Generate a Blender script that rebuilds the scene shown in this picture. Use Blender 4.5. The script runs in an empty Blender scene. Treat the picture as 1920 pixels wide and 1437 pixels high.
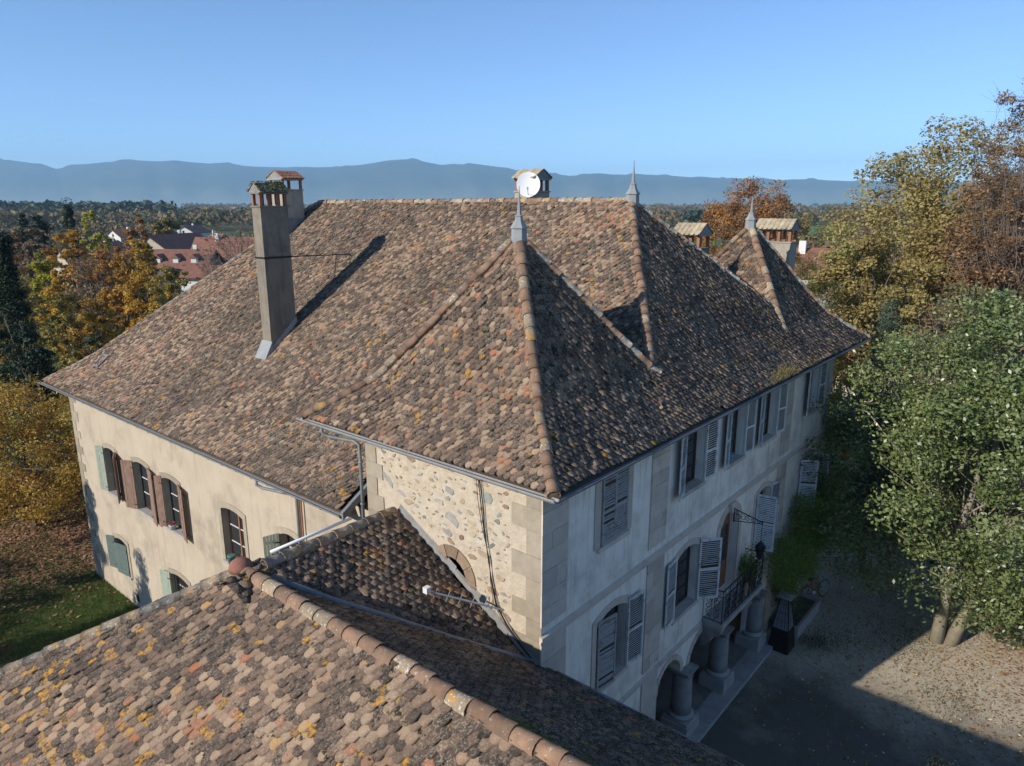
import bpy, bmesh, math, random
import numpy as np
from mathutils import Vector, Matrix
from mathutils.geometry import tessellate_polygon

R = math.radians
rng = np.random.default_rng(7)
random.seed(7)
scn = bpy.context.scene
col = scn.collection

# ------------------------------------------------------------------ camera
CAM = np.array([-10.333, -7.889, 15.45])
HEAD, PITCH = 40.0, 14.0
cam = bpy.data.cameras.new('camera')
cam.sensor_width = 36.0
cam.lens = 24.92
cam.clip_start = 0.2
cam.clip_end = 60000
camo = bpy.data.objects.new('camera', cam)
camo.location = CAM
camo.rotation_euler = (R(90 - PITCH), 0, R(HEAD - 90))
col.objects.link(camo)
scn.camera = camo

# ------------------------------------------------------------------ sky, sun, exposure
SUN_TRAVEL = Vector((1.95, -0.52, -1.0)).normalized()
SUN_EL = math.asin(-SUN_TRAVEL.z)
SUN_AZ = math.atan2(-SUN_TRAVEL.x, -SUN_TRAVEL.y)
world = bpy.data.worlds.new('World')
scn.world = world
world.use_nodes = True
wn = world.node_tree
wn.nodes.clear()
sky = wn.nodes.new('ShaderNodeTexSky')
sky.sky_type = 'NISHITA'
sky.sun_disc = False
sky.sun_elevation = SUN_EL
sky.sun_rotation = SUN_AZ
sky.altitude = 400
sky.air_density = 0.6
sky.dust_density = 0.0
sky.ozone_density = 4.2
bg = wn.nodes.new('ShaderNodeBackground')
bg.inputs['Strength'].default_value = 0.14
wo = wn.nodes.new('ShaderNodeOutputWorld')
wn.links.new(sky.outputs[0], bg.inputs[0])
wn.links.new(bg.outputs[0], wo.inputs[0])
sl = bpy.data.lights.new('sun', 'SUN')
sl.energy = 4.0
sl.angle = R(0.53)
sl.color = (1.0, 0.93, 0.82)
so = bpy.data.objects.new('sun', sl)
so.rotation_euler = SUN_TRAVEL.to_track_quat('-Z', 'Y').to_euler()
so.location = (-40, 10, 40)
col.objects.link(so)
scn.view_settings.view_transform = 'Standard'
scn.view_settings.look = 'None'
scn.view_settings.gamma = 1.0
scn.view_settings.use_curve_mapping = False
scn.view_settings.exposure = 0.6

# ------------------------------------------------------------------ camera helpers (placement only)
_p, _h = R(PITCH), R(HEAD)
FH = np.array([math.cos(_h), math.sin(_h), 0])
RT = np.array([math.sin(_h), -math.cos(_h), 0])
UPV = np.array([0, 0, 1.0])
FW = FH * math.cos(_p) - UPV * math.sin(_p)
UW = FH * math.sin(_p) + UPV * math.cos(_p)
FPX = 1329.0


def proj(P):
    v = np.asarray(P) - CAM
    d = v @ FW
    return 960 + FPX * (v @ RT) / d, 718.5 - FPX * (v @ UW) / d, d


def spot(px, depth, z=0.0):
    # a place on the ground at this bearing and distance ahead
    p = CAM + FH * depth + RT * ((px - 960) / 1369.6 * depth)
    return (float(p[0]), float(p[1]), z)


def topz(py, depth):
    return 15.45 - (py - 387) / 1369.6 * depth


# ------------------------------------------------------------------ materials
def new_mat(name):
    m = bpy.data.materials.new(name)
    m.use_nodes = True
    nt = m.node_tree
    nt.nodes.clear()
    out = nt.nodes.new('ShaderNodeOutputMaterial')
    b = nt.nodes.new('ShaderNodeBsdfPrincipled')
    nt.links.new(b.outputs[0], out.inputs[0])
    return m, nt, b, out


class NT:
    def __init__(s, nt):
        s.nt = nt
        g = nt.nodes.new('ShaderNodeNewGeometry')
        s.pos = g.outputs['Position']

    def n(s, t, **k):
        x = s.nt.nodes.new(t)
        for a, v in k.items():
            setattr(x, a, v)
        return x

    def link(s, a, b):
        s.nt.links.new(a, b)

    def val(s, sock, v):
        if hasattr(v, 'is_linked') or isinstance(v, bpy.types.NodeSocket):
            s.link(v, sock)
        else:
            sock.default_value = v

    def scaled(s, sc, src=None):
        m = s.n('ShaderNodeMapping')
        s.link(src or s.pos, m.inputs[0])
        m.inputs['Scale'].default_value = sc
        return m.outputs[0]

    def noise(s, scale, detail=3, rough=0.6, vec=None, dist=0.0):
        x = s.n('ShaderNodeTexNoise')
        s.link(vec or s.pos, x.inputs['Vector'])
        x.inputs['Scale'].default_value = scale
        x.inputs['Detail'].default_value = detail
        x.inputs['Roughness'].default_value = rough
        x.inputs['Distortion'].default_value = dist
        return x.outputs[0]

    def vor(s, scale, feature='F1', vec=None, out=0):
        x = s.n('ShaderNodeTexVoronoi', feature=feature)
        s.link(vec or s.pos, x.inputs['Vector'])
        x.inputs['Scale'].default_value = scale
        return x.outputs[out]

    def ramp(s, fac, stops, interp='LINEAR'):
        x = s.n('ShaderNodeValToRGB')
        x.color_ramp.interpolation = interp
        e = x.color_ramp.elements
        while len(e) < len(stops):
            e.new(0.5)
        for el, (p, c) in zip(e, stops):
            el.position = p
            el.color = (*c, 1) if isinstance(c, (tuple, list)) else (c, c, c, 1)
        s.link(fac, x.inputs[0])
        return x.outputs[0]

    def step(s, fac, a, b):
        x = s.n('ShaderNodeMapRange')
        x.clamp = True
        s.link(fac, x.inputs[0])
        x.inputs[1].default_value = a
        x.inputs[2].default_value = b
        return x.outputs[0]

    def mix(s, f, a, b, mode='MIX'):
        x = s.n('ShaderNodeMix', data_type='RGBA', blend_type=mode)
        for sock, v in ((x.inputs[0], f), (x.inputs[6], a), (x.inputs[7], b)):
            if isinstance(v, bpy.types.NodeSocket):
                s.link(v, sock)
            elif isinstance(v, (tuple, list)):
                sock.default_value = (*v, 1)
            else:
                sock.default_value = v
        return x.outputs[2]

    def math(s, op, a, b=0.0):
        x = s.n('ShaderNodeMath', operation=op)
        for sock, v in ((x.inputs[0], a), (x.inputs[1], b)):
            if isinstance(v, bpy.types.NodeSocket):
                s.link(v, sock)
            else:
                sock.default_value = v
        return x.outputs[0]

    def bump(s, h, strength, dist, bsdf):
        x = s.n('ShaderNodeBump')
        x.inputs['Strength'].default_value = strength
        x.inputs['Distance'].default_value = dist
        s.link(h, x.inputs['Height'])
        s.link(x.outputs[0], bsdf.inputs['Normal'])


MATS = {}


def mottled(name, c1, c2, scale=2.0, rough=0.85, bump=0.3, bscale=30.0, bdist=0.01, stain=None, sscale=1.0,
            s0=0.55, s1=0.75, streak=None, metal=0.0, objvar=0.0, speck=None, spscale=40.0, spt=0.62, spec=0.3, k0=0.5, k1=0.72):
    m, nt, b, out = new_mat(name)
    T = NT(nt)
    c = T.mix(T.step(T.noise(scale, 5, 0.65), 0.3, 0.7), c1, c2)
    if stain:
        c = T.mix(T.math('MULTIPLY', T.step(T.noise(sscale, 5, 0.7), s0, s1), 0.8), c, stain)
    if streak:
        v = T.scaled((4.0, 4.0, 0.35))
        f = T.math('MULTIPLY', T.step(T.noise(1.0, 4, 0.7, vec=v), k0, k1), 0.75)
        c = T.mix(f, c, streak)
    if speck:
        c = T.mix(T.step(T.noise(spscale, 4, 0.7), spt, spt + 0.06), c, speck)
    if objvar:
        oi = T.n('ShaderNodeObjectInfo')
        h = T.n('ShaderNodeHueSaturation')
        T.link(c, h.inputs['Color'])
        T.link(T.math('ADD', T.math('MULTIPLY', oi.outputs['Random'], objvar), 1 - objvar / 2), h.inputs['Value'])
        c = h.outputs[0]
    T.link(c, b.inputs['Base Color'])
    b.inputs['Roughness'].default_value = rough
    b.inputs['Metallic'].default_value = metal
    b.inputs['Specular IOR Level'].default_value = spec
    if bump:
        T.bump(T.noise(bscale, 5, 0.7), bump, bdist, b)
    MATS[name] = m
    return m


mottled('plaster_cream', (0.42, 0.345, 0.255), (0.50, 0.42, 0.32), 0.9, 0.9, 0.5, 14, 0.012, stain=(0.27, 0.225, 0.17), sscale=0.55,
        s0=0.5, s1=0.72, streak=(0.27, 0.22, 0.16), k0=0.55, k1=0.78)
mottled('plaster_grey', (0.82, 0.735, 0.625), (0.90, 0.82, 0.71), 1.1, 0.9, 0.4, 16, 0.01, stain=(0.50, 0.43, 0.365), sscale=0.75,
        s0=0.48, s1=0.70, streak=(0.43, 0.365, 0.305), k0=0.52, k1=0.75)
mottled('stone_trim', (0.50, 0.415, 0.335), (0.60, 0.51, 0.42), 2.5, 0.9, 0.4, 25, 0.008, stain=(0.30, 0.25, 0.205), sscale=1.6, objvar=0.3)
mottled('stone_warm', (0.27, 0.225, 0.165), (0.36, 0.305, 0.23), 3.0, 0.9, 0.4, 25, 0.01, stain=(0.24, 0.20, 0.15), sscale=1.8, objvar=0.35)
mottled('stone_grey', (0.21, 0.20, 0.185), (0.31, 0.30, 0.28), 3.0, 0.9, 0.5, 22, 0.012, stain=(0.12, 0.115, 0.105), sscale=2.2, objvar=0.15)
mottled('mortar', (0.44, 0.36, 0.26), (0.57, 0.49, 0.38), 4.0, 0.95, 1.0, 7, 0.04, stain=(0.36, 0.29, 0.20), sscale=1.6, s0=0.55, s1=0.8,
        speck=(0.28, 0.235, 0.17), spscale=11, spt=0.66)
mottled('rubble_tan', (0.38, 0.29, 0.185), (0.46, 0.37, 0.255), 6, 0.9, 0.5, 25, 0.015, objvar=0.4)
mottled('rubble_grey', (0.29, 0.265, 0.23), (0.38, 0.35, 0.31), 6, 0.9, 0.5, 25, 0.015, objvar=0.4)
mottled('rubble_green', (0.20, 0.205, 0.175), (0.29, 0.29, 0.25), 6, 0.9, 0.5, 25, 0.015, objvar=0.4)
mottled('rubble_brown', (0.22, 0.15, 0.10), (0.30, 0.22, 0.15), 6, 0.9, 0.5, 25, 0.015, objvar=0.4)
mottled('zinc', (0.16, 0.172, 0.175), (0.24, 0.25, 0.25), 5, 0.6, 0.1, 30, 0.004, stain=(0.11, 0.115, 0.11), sscale=3, metal=0.1, spec=0.4)
mottled('zinc_pale', (0.24, 0.255, 0.255), (0.32, 0.335, 0.335), 4, 0.6, 0.1, 30, 0.004, stain=(0.17, 0.18, 0.175), sscale=3, spec=0.3)
mottled('iron', (0.018, 0.018, 0.019), (0.035, 0.03, 0.028), 8, 0.55, 0.1, 40, 0.002, metal=0.3)
mottled('shutter_grey', (0.62, 0.61, 0.56), (0.74, 0.73, 0.68), 3, 0.8, 0.2, 40, 0.004, stain=(0.27, 0.26, 0.24), sscale=3.5, s0=0.52, s1=0.66, objvar=0.2)
mottled('shutter_worn', (0.33, 0.30, 0.27), (0.43, 0.40, 0.37), 5, 0.85, 0.3, 40, 0.004, stain=(0.19, 0.15, 0.12), sscale=5, s0=0.5, s1=0.66)
mottled('wood_brown', (0.20, 0.115, 0.08), (0.30, 0.20, 0.155), 5, 0.85, 0.4, 30, 0.006, stain=(0.12, 0.075, 0.055), sscale=6, objvar=0.25)
mottled('wood_dark', (0.055, 0.032, 0.022), (0.09, 0.055, 0.038), 5, 0.8, 0.3, 30, 0.005)
mottled('wood_orange', (0.24, 0.095, 0.04), (0.32, 0.15, 0.07), 5, 0.7, 0.3, 30, 0.005)
mottled('shutter_green', (0.25, 0.29, 0.225), (0.34, 0.37, 0.295), 5, 0.8, 0.3, 30, 0.005, stain=(0.28, 0.30, 0.22), sscale=7, objvar=0.15)
mottled('shutter_teal', (0.09, 0.125, 0.115), (0.13, 0.165, 0.15), 5, 0.8, 0.3, 30, 0.005)
mottled('paint_white', (0.62, 0.61, 0.57), (0.72, 0.71, 0.68), 6, 0.6, 0.1, 30, 0.002)
mottled('white_gloss', (0.80, 0.80, 0.80), (0.84, 0.84, 0.84), 3, 0.35, 0.0)
mottled('ridge_terra', (0.20, 0.115, 0.07), (0.30, 0.185, 0.115), 5, 0.92, 0.7, 30, 0.012, stain=(0.16, 0.12, 0.09), sscale=4, s0=0.46, s1=0.66,
        speck=(0.42, 0.37, 0.29), spscale=16, spt=0.6, objvar=0.5)
mottled('ridge_lichen', (0.25, 0.19, 0.125), (0.34, 0.265, 0.18), 6, 0.95, 0.7, 30, 0.012, stain=(0.50, 0.24, 0.035), sscale=3.2, s0=0.56, s1=0.62,
        speck=(0.55, 0.52, 0.44), spscale=16, spt=0.56, objvar=0.35)
mottled('ridge_grey', (0.20, 0.18, 0.15), (0.30, 0.27, 0.22), 6, 0.95, 0.7, 30, 0.012, stain=(0.09, 0.08, 0.06), sscale=4, s0=0.5, s1=0.65,
        speck=(0.48, 0.46, 0.40), spscale=13, spt=0.57, objvar=0.4)
mottled('terracotta', (0.24, 0.10, 0.07), (0.30, 0.14, 0.10), 6, 0.8, 0.2, 30, 0.004)
mottled('cap_tile', (0.38, 0.31, 0.20), (0.48, 0.40, 0.27), 6, 0.9, 0.4, 30, 0.01, speck=(0.25, 0.2, 0.13), spscale=15, spt=0.62, objvar=0.4)
mottled('moss', (0.05, 0.055, 0.018), (0.13, 0.12, 0.035), 9, 1.0, 1.0, 40, 0.03, stain=(0.30, 0.20, 0.03), sscale=7, s0=0.6, s1=0.7)
mottled('concrete_flue', (0.33, 0.29, 0.225), (0.40, 0.355, 0.285), 2.5, 0.9, 0.35, 22, 0.01, stain=(0.20, 0.18, 0.145), sscale=1.6,
        streak=(0.17, 0.155, 0.13), k0=0.52, k1=0.75)
mottled('flue_dark', (0.20, 0.17, 0.13), (0.27, 0.235, 0.185), 2.0, 0.9, 0.4, 22, 0.01, stain=(0.12, 0.105, 0.085), sscale=1.4, streak=(0.10, 0.09, 0.075), k0=0.5, k1=0.7)
mottled('brick_red', (0.27, 0.12, 0.075), (0.34, 0.17, 0.11), 8, 0.9, 0.3, 30, 0.006, objvar=0.3)
mottled('deck', (0.05, 0.04, 0.032), (0.08, 0.065, 0.05), 3, 0.95, 0.0)
mottled('soffit', (0.12, 0.10, 0.085), (0.17, 0.145, 0.12), 3, 0.9, 0.0)
mottled('cable', (0.015, 0.015, 0.015), (0.02, 0.02, 0.02), 3, 0.6, 0.0)
mottled('bark', (0.10, 0.085, 0.065), (0.17, 0.145, 0.11), 3, 0.95, 0.6, 18, 0.02, stain=(0.07, 0.075, 0.045), sscale=2)
mottled('bark_pale', (0.22, 0.19, 0.135), (0.30, 0.265, 0.20), 3, 0.9, 0.5, 18, 0.015, stain=(0.19, 0.17, 0.10), sscale=2)
mottled('bark_twig', (0.15, 0.11, 0.085), (0.23, 0.18, 0.14), 3, 0.95, 0.2, 18, 0.01)
mottled('roof_red_far', (0.19, 0.085, 0.058), (0.26, 0.125, 0.085), 0.8, 0.9, 0.3, 3, 0.05, stain=(0.13, 0.07, 0.055), sscale=0.3, objvar=0.25)
mottled('wall_far', (0.62, 0.60, 0.56), (0.72, 0.70, 0.66), 0.6, 0.9, 0.0)
mottled('wall_far_dark', (0.16, 0.12, 0.10), (0.22, 0.17, 0.14), 0.6, 0.9, 0.0)
mottled('wall_far_beige', (0.40, 0.35, 0.28), (0.48, 0.43, 0.36), 0.6, 0.9, 0.0)
mottled('blue_plastic', (0.16, 0.38, 0.55), (0.20, 0.42, 0.60), 4, 0.5, 0.0)
mottled('pot_green', (0.07, 0.17, 0.14), (0.10, 0.22, 0.18), 4, 0.5, 0.0)
mottled('flower_red', (0.30, 0.03, 0.04), (0.40, 0.06, 0.07), 8, 0.7, 0.0)
mottled('black_metal', (0.012, 0.012, 0.013), (0.02, 0.02, 0.02), 4, 0.45, 0.0)
mottled('steel_grey', (0.30, 0.31, 0.32), (0.40, 0.41, 0.42), 6, 0.45, 0.1, 30, 0.003, metal=0.5)
mottled('rubber', (0.02, 0.02, 0.02), (0.03, 0.03, 0.03), 4, 0.8, 0.0)
mottled('bike_paint', (0.45, 0.05, 0.08), (0.50, 0.06, 0.09), 4, 0.35, 0.0)
mottled('bike_silver', (0.55, 0.62, 0.70), (0.62, 0.70, 0.78), 4, 0.35, 0.0)
mottled('glass_shade', (0.025, 0.028, 0.03), (0.04, 0.043, 0.046), 1, 0.08, 0.0, spec=0.6)
mottled('curtain', (0.40, 0.42, 0.48), (0.5, 0.52, 0.58), 6, 0.9, 0.0)
mottled('loggia_ochre', (0.36, 0.22, 0.10), (0.46, 0.30, 0.16), 2, 0.9, 0.2, stain=(0.15, 0.11, 0.07), sscale=1.5)
mottled('paving', (0.20, 0.175, 0.145), (0.28, 0.245, 0.21), 2.2, 0.9, 0.5, 20, 0.01, stain=(0.12, 0.105, 0.09), sscale=1.3)
mottled('platform_stone', (0.30, 0.28, 0.255), (0.40, 0.38, 0.35), 2.5, 0.9, 0.4, 20, 0.01, stain=(0.17, 0.155, 0.14), sscale=1.6)


def tile_material():
    m, nt, b, out = new_mat('roof_tile_clay')
    T = NT(nt)
    a = T.n('ShaderNodeAttribute', attribute_name='tc')
    sp = T.n('ShaderNodeSeparateColor')
    T.link(a.outputs['Color'], sp.inputs[0])
    r1, r2, zn = sp.outputs[0], sp.outputs[1], sp.outputs[2]
    c = T.ramp(r1, [(0.0, (0.022, 0.017, 0.016)), (0.2, (0.045, 0.032, 0.028)), (0.4, (0.088, 0.058, 0.045)), (0.58, (0.155, 0.10, 0.070)),
                    (0.74, (0.25, 0.165, 0.11)), (0.87, (0.35, 0.25, 0.165)), (0.935, (0.28, 0.14, 0.082)), (0.97, (0.30, 0.12, 0.065)), (1.0, (0.38, 0.13, 0.058))])
    # grain inside a tile
    n1 = T.noise(9, 5, 0.7)
    c = T.mix(T.step(n1, 0.35, 0.75), c, T.mix(0.26, c, (0.30, 0.22, 0.15)))
    # algae over whole areas
    nl = T.step(T.noise(0.42, 4, 0.65), 0.42, 0.66)
    c = T.mix(T.math('MULTIPLY', nl, T.math('ADD', T.math('MULTIPLY', zn, 0.45), 0.22)), c, (0.05, 0.042, 0.034))
    # crusty pale lichen
    nb = T.noise(23, 5, 0.75)
    msk = T.step(T.noise(1.3, 3, 0.6), 0.32, 0.7)
    f = T.math('MULTIPLY', T.step(nb, 0.515, 0.57), T.math('MULTIPLY', T.math('ADD', T.math('MULTIPLY', msk, 0.75), 0.12), T.math('ADD', T.math('MULTIPLY', zn, 0.5), 0.42)))
    c = T.mix(f, c, (0.45, 0.385, 0.295))
    f = T.math('MULTIPLY', T.step(T.noise(55, 4, 0.7), 0.585, 0.63), T.math('ADD', T.math('MULTIPLY', zn, 0.4), 0.16))
    c = T.mix(f, c, (0.54, 0.47, 0.38))
    # dark moss cushions
    f = T.step(T.math('ADD', T.noise(5.5, 4, 0.6), T.math('MULTIPLY', zn, 0.05)), 0.635, 0.67)
    c = T.mix(f, c, (0.035, 0.032, 0.018))
    # orange lichen, tile by tile
    f = T.math('MULTIPLY', T.step(T.math('ADD', T.math('MULTIPLY', r2, 0.5), T.math('MULTIPLY', T.noise(1.0, 3, 0.6), 0.5)), 0.757, 0.772), T.step(T.noise(15, 5, 0.7), 0.44, 0.60))
    c = T.mix(f, c, (0.46, 0.235, 0.035))
    T.link(c, b.inputs['Base Color'])
    b.inputs['Roughness'].default_value = 0.92
    b.inputs['Specular IOR Level'].default_value = 0.2
    T.bump(T.math('ADD', T.noise(35, 5, 0.75), T.math('MULTIPLY', nb, 0.8)), 0.75, 0.012, b)
    MATS['roof_tile_clay'] = m


tile_material()


def leaf_material(name, stops, trans=0.3, rough=0.6, spec=0.25):
    m, nt, b, out = new_mat(name)
    T = NT(nt)
    a = T.n('ShaderNodeAttribute', attribute_name='tc')
    sp = T.n('ShaderNodeSeparateColor')
    T.link(a.outputs['Color'], sp.inputs[0])
    c = T.ramp(sp.outputs[0], stops)
    T.link(c, b.inputs['Base Color'])
    b.inputs['Roughness'].default_value = rough
    b.inputs['Specular IOR Level'].default_value = spec
    if trans:
        t = T.n('ShaderNodeBsdfTranslucent')
        T.link(c, t.inputs[0])
        mx = T.n('ShaderNodeMixShader')
        mx.inputs[0].default_value = trans
        T.link(b.outputs[0], mx.inputs[1])
        T.link(t.outputs[0], mx.inputs[2])
        T.link(mx.outputs[0], out.inputs[0])
    MATS[name] = m
    return m


leaf_material('leaf_holly', [(0, (0.05, 0.08, 0.022)), (0.5, (0.155, 0.20, 0.065)), (0.85, (0.25, 0.29, 0.11)), (1, (0.36, 0.38, 0.2))], 0.25, 0.38, 0.6)
leaf_material('leaf_holly_shaded', [(0, (0.018, 0.035, 0.016)), (0.6, (0.035, 0.065, 0.026)), (1, (0.07, 0.10, 0.04))], 0.15, 0.35, 0.5)  # darker holly copy: the house's shade is put into the leaf colour
leaf_material('leaf_conifer', [(0, (0.012, 0.026, 0.014)), (0.6, (0.028, 0.05, 0.026)), (1, (0.055, 0.085, 0.045))], 0.1)
leaf_material('leaf_bluegreen', [(0, (0.05, 0.085, 0.06)), (0.6, (0.09, 0.135, 0.09)), (1, (0.16, 0.20, 0.14))], 0.15)
leaf_material('leaf_yew', [(0, (0.04, 0.055, 0.012)), (0.6, (0.085, 0.10, 0.022)), (1, (0.16, 0.16, 0.04))], 0.2)
leaf_material('leaf_gold', [(0, (0.25, 0.125, 0.025)), (0.4, (0.475, 0.275, 0.037)), (0.75, (0.65, 0.413, 0.062)), (1, (0.688, 0.525, 0.15))], 0.35)
leaf_material('leaf_goldbrown', [(0, (0.20, 0.10, 0.03)), (0.3, (0.38, 0.21, 0.045)), (0.65, (0.58, 0.38, 0.07)), (0.9, (0.66, 0.48, 0.12)), (1, (0.26, 0.30, 0.07))], 0.35)
leaf_material('leaf_lime', [(0, (0.213, 0.213, 0.025)), (0.5, (0.4, 0.375, 0.05)), (1, (0.625, 0.55, 0.1))], 0.35)
leaf_material('leaf_olive', [(0, (0.138, 0.112, 0.025)), (0.5, (0.275, 0.225, 0.062)), (1, (0.45, 0.362, 0.112))], 0.35)
leaf_material('leaf_orange', [(0, (0.24, 0.11, 0.025)), (0.5, (0.46, 0.25, 0.05)), (1, (0.62, 0.38, 0.08))], 0.35)
leaf_material('leaf_rust', [(0, (0.19, 0.085, 0.035)), (0.5, (0.36, 0.175, 0.06)), (1, (0.48, 0.27, 0.09))], 0.3)
leaf_material('leaf_brown', [(0, (0.125, 0.069, 0.035)), (0.5, (0.263, 0.156, 0.075)), (1, (0.413, 0.275, 0.138))], 0.3)
leaf_material('leaf_khaki', [(0, (0.163, 0.112, 0.037)), (0.4, (0.325, 0.25, 0.088)), (0.8, (0.475, 0.388, 0.15)), (1, (0.275, 0.3, 0.1))], 0.35)
leaf_material('leaf_taupe', [(0, (0.138, 0.094, 0.062)), (0.5, (0.237, 0.169, 0.112)), (1, (0.338, 0.25, 0.163))], 0.3)
leaf_material('leaf_wisteria', [(0, (0.07, 0.12, 0.022)), (0.5, (0.17, 0.27, 0.055)), (0.85, (0.27, 0.36, 0.085)), (1, (0.42, 0.40, 0.1))], 0.35)
leaf_material('leaf_forest', [(0, (0.08, 0.08, 0.04)), (0.3, (0.14, 0.115, 0.05)), (0.6, (0.21, 0.14, 0.065)), (0.85, (0.28, 0.195, 0.085)), (1, (0.19, 0.2, 0.085))], 0.2)
leaf_material('leaf_forest_dark', [(0, (0.03, 0.045, 0.03)), (0.6, (0.055, 0.072, 0.045)), (1, (0.1, 0.105, 0.055))], 0.1)
leaf_material('litter', [(0, (0.12, 0.065, 0.03)), (0.4, (0.24, 0.13, 0.06)), (0.75, (0.40, 0.25, 0.10)), (0.93, (0.50, 0.40, 0.20)), (1, (0.62, 0.58, 0.45))], 0.0, 0.8)
leaf_material('litter_rust', [(0, (0.16, 0.08, 0.045)), (0.5, (0.30, 0.16, 0.09)), (1, (0.42, 0.26, 0.15))], 0.0, 0.8)
leaf_material('grass_blade', [(0, (0.03, 0.055, 0.012)), (0.6, (0.06, 0.10, 0.02)), (1, (0.13, 0.15, 0.04))], 0.3)
leaf_material('dry_weed', [(0, (0.16, 0.13, 0.05)), (0.6, (0.30, 0.24, 0.10)), (1, (0.40, 0.34, 0.16))], 0.3)
leaf_material('gravel_stone', [(0, (0.07, 0.065, 0.058)), (0.6, (0.16, 0.15, 0.135)), (0.92, (0.28, 0.265, 0.24)), (1, (0.5, 0.48, 0.45))], 0.0, 0.8)


def mountain_material():
    m, nt, b, out = new_mat('mountain_forest')
    T = NT(nt)
    c = T.mix(T.step(T.noise(0.0016, 5, 0.7), 0.38, 0.62), (0.02, 0.028, 0.018), (0.055, 0.052, 0.032))
    sx = T.n('ShaderNodeSeparateXYZ')
    T.link(T.pos, sx.inputs[0])
    c = T.mix(T.step(T.math('ADD', sx.outputs[2], T.math('MULTIPLY', T.noise(0.002, 4, 0.7), 260)), 420, 170), c, (0.17, 0.175, 0.13))  # low slopes paler: fields, and the mist at their foot put into the colour
    hi = T.math('ADD', T.step(sx.outputs[2], 470, 740), T.math('MULTIPLY', T.noise(0.004, 4, 0.7), 0.6))
    c = T.mix(T.step(hi, 0.85, 1.15), c, (0.20, 0.18, 0.15))
    T.link(c, b.inputs['Base Color'])
    b.inputs['Roughness'].default_value = 1.0
    b.inputs['Specular IOR Level'].default_value = 0.0
    MATS['mountain_forest'] = m


mountain_material()


def ground_material():
    m, nt, b, out = new_mat('ground_earth')
    T = NT(nt)
    # plain: meadow and ploughed patches
    far = T.mix(T.step(T.vor(0.006, out=1), 0.3, 0.75), (0.10, 0.12, 0.04), (0.16, 0.13, 0.07))
    far = T.mix(T.step(T.noise(0.03, 4, 0.6), 0.4, 0.65), far, (0.07, 0.09, 0.03))
    # garden grass
    gr = T.mix(T.step(T.noise(0.8, 4, 0.7), 0.35, 0.65), (0.05, 0.085, 0.018), (0.085, 0.12, 0.03))
    gr = T.mix(T.step(T.noise(7, 3, 0.7), 0.45, 0.7), gr, (0.10, 0.105, 0.035))
    gr = T.mix(T.step(T.noise(0.22, 4, 0.65), 0.52, 0.62), gr, (0.13, 0.085, 0.045))
    sx = T.n('ShaderNodeSeparateXYZ')
    T.link(T.pos, sx.inputs[0])
    r = T.n('ShaderNodeVectorMath', operation='LENGTH')
    T.link(T.pos, r.inputs[0])
    c = T.mix(T.step(r.outputs['Value'], 70, 130), gr, far)
    T.link(c, b.inputs['Base Color'])
    b.inputs['Roughness'].default_value = 1.0
    b.inputs['Specular IOR Level'].default_value = 0.1
    T.bump(T.noise(12, 5, 0.8), 0.7, 0.05, b)
    MATS['ground_earth'] = m
    # courtyard: grey gravel; pale soil, its brightness painted in where the sun falls
    m, nt, b, out = new_mat('courtyard_gravel')
    T = NT(nt)
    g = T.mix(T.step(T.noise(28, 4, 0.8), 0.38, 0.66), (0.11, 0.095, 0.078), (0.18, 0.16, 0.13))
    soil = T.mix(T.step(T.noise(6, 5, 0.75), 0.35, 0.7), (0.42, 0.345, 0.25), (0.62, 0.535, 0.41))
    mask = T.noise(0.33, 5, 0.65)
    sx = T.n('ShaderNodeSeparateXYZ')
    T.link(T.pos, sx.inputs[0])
    side = T.math('ADD', T.math('MULTIPLY', mask, 0.8), T.math('MULTIPLY', T.math('MAXIMUM', T.step(sx.outputs[0], 10, 15), T.step(T.math('MULTIPLY', sx.outputs[1], -1.0), 11, 16)), 0.5))  # position mask: pale in the sunlit yard and southward, to bounce light at the front
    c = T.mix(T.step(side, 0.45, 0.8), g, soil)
    green = T.math('MULTIPLY', T.step(T.noise(0.9, 5, 0.75), 0.53, 0.66), T.step(T.noise(14, 3, 0.7), 0.42, 0.6))
    c = T.mix(T.math('MULTIPLY', green, 0.75), c, (0.085, 0.10, 0.032))
    c = T.mix(T.step(T.noise(60, 2, 0.6), 0.68, 0.72), c, (0.40, 0.37, 0.31))
    T.link(c, b.inputs['Base Color'])
    b.inputs['Roughness'].default_value = 1.0
    b.inputs['Specular IOR Level'].default_value = 0.15
    T.bump(T.noise(45, 4, 0.8), 0.8, 0.02, b)
    MATS['courtyard_gravel'] = m


ground_material()
mottled('field_green', (0.10, 0.19, 0.035), (0.13, 0.23, 0.05), 0.02, 1.0, 0.0)
mottled('lawn_green', (0.10, 0.17, 0.025), (0.15, 0.22, 0.04), 0.7, 1.0, 0.5, 14, 0.03, stain=(0.22, 0.15, 0.06), sscale=0.35, s0=0.5, s1=0.6)


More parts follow.
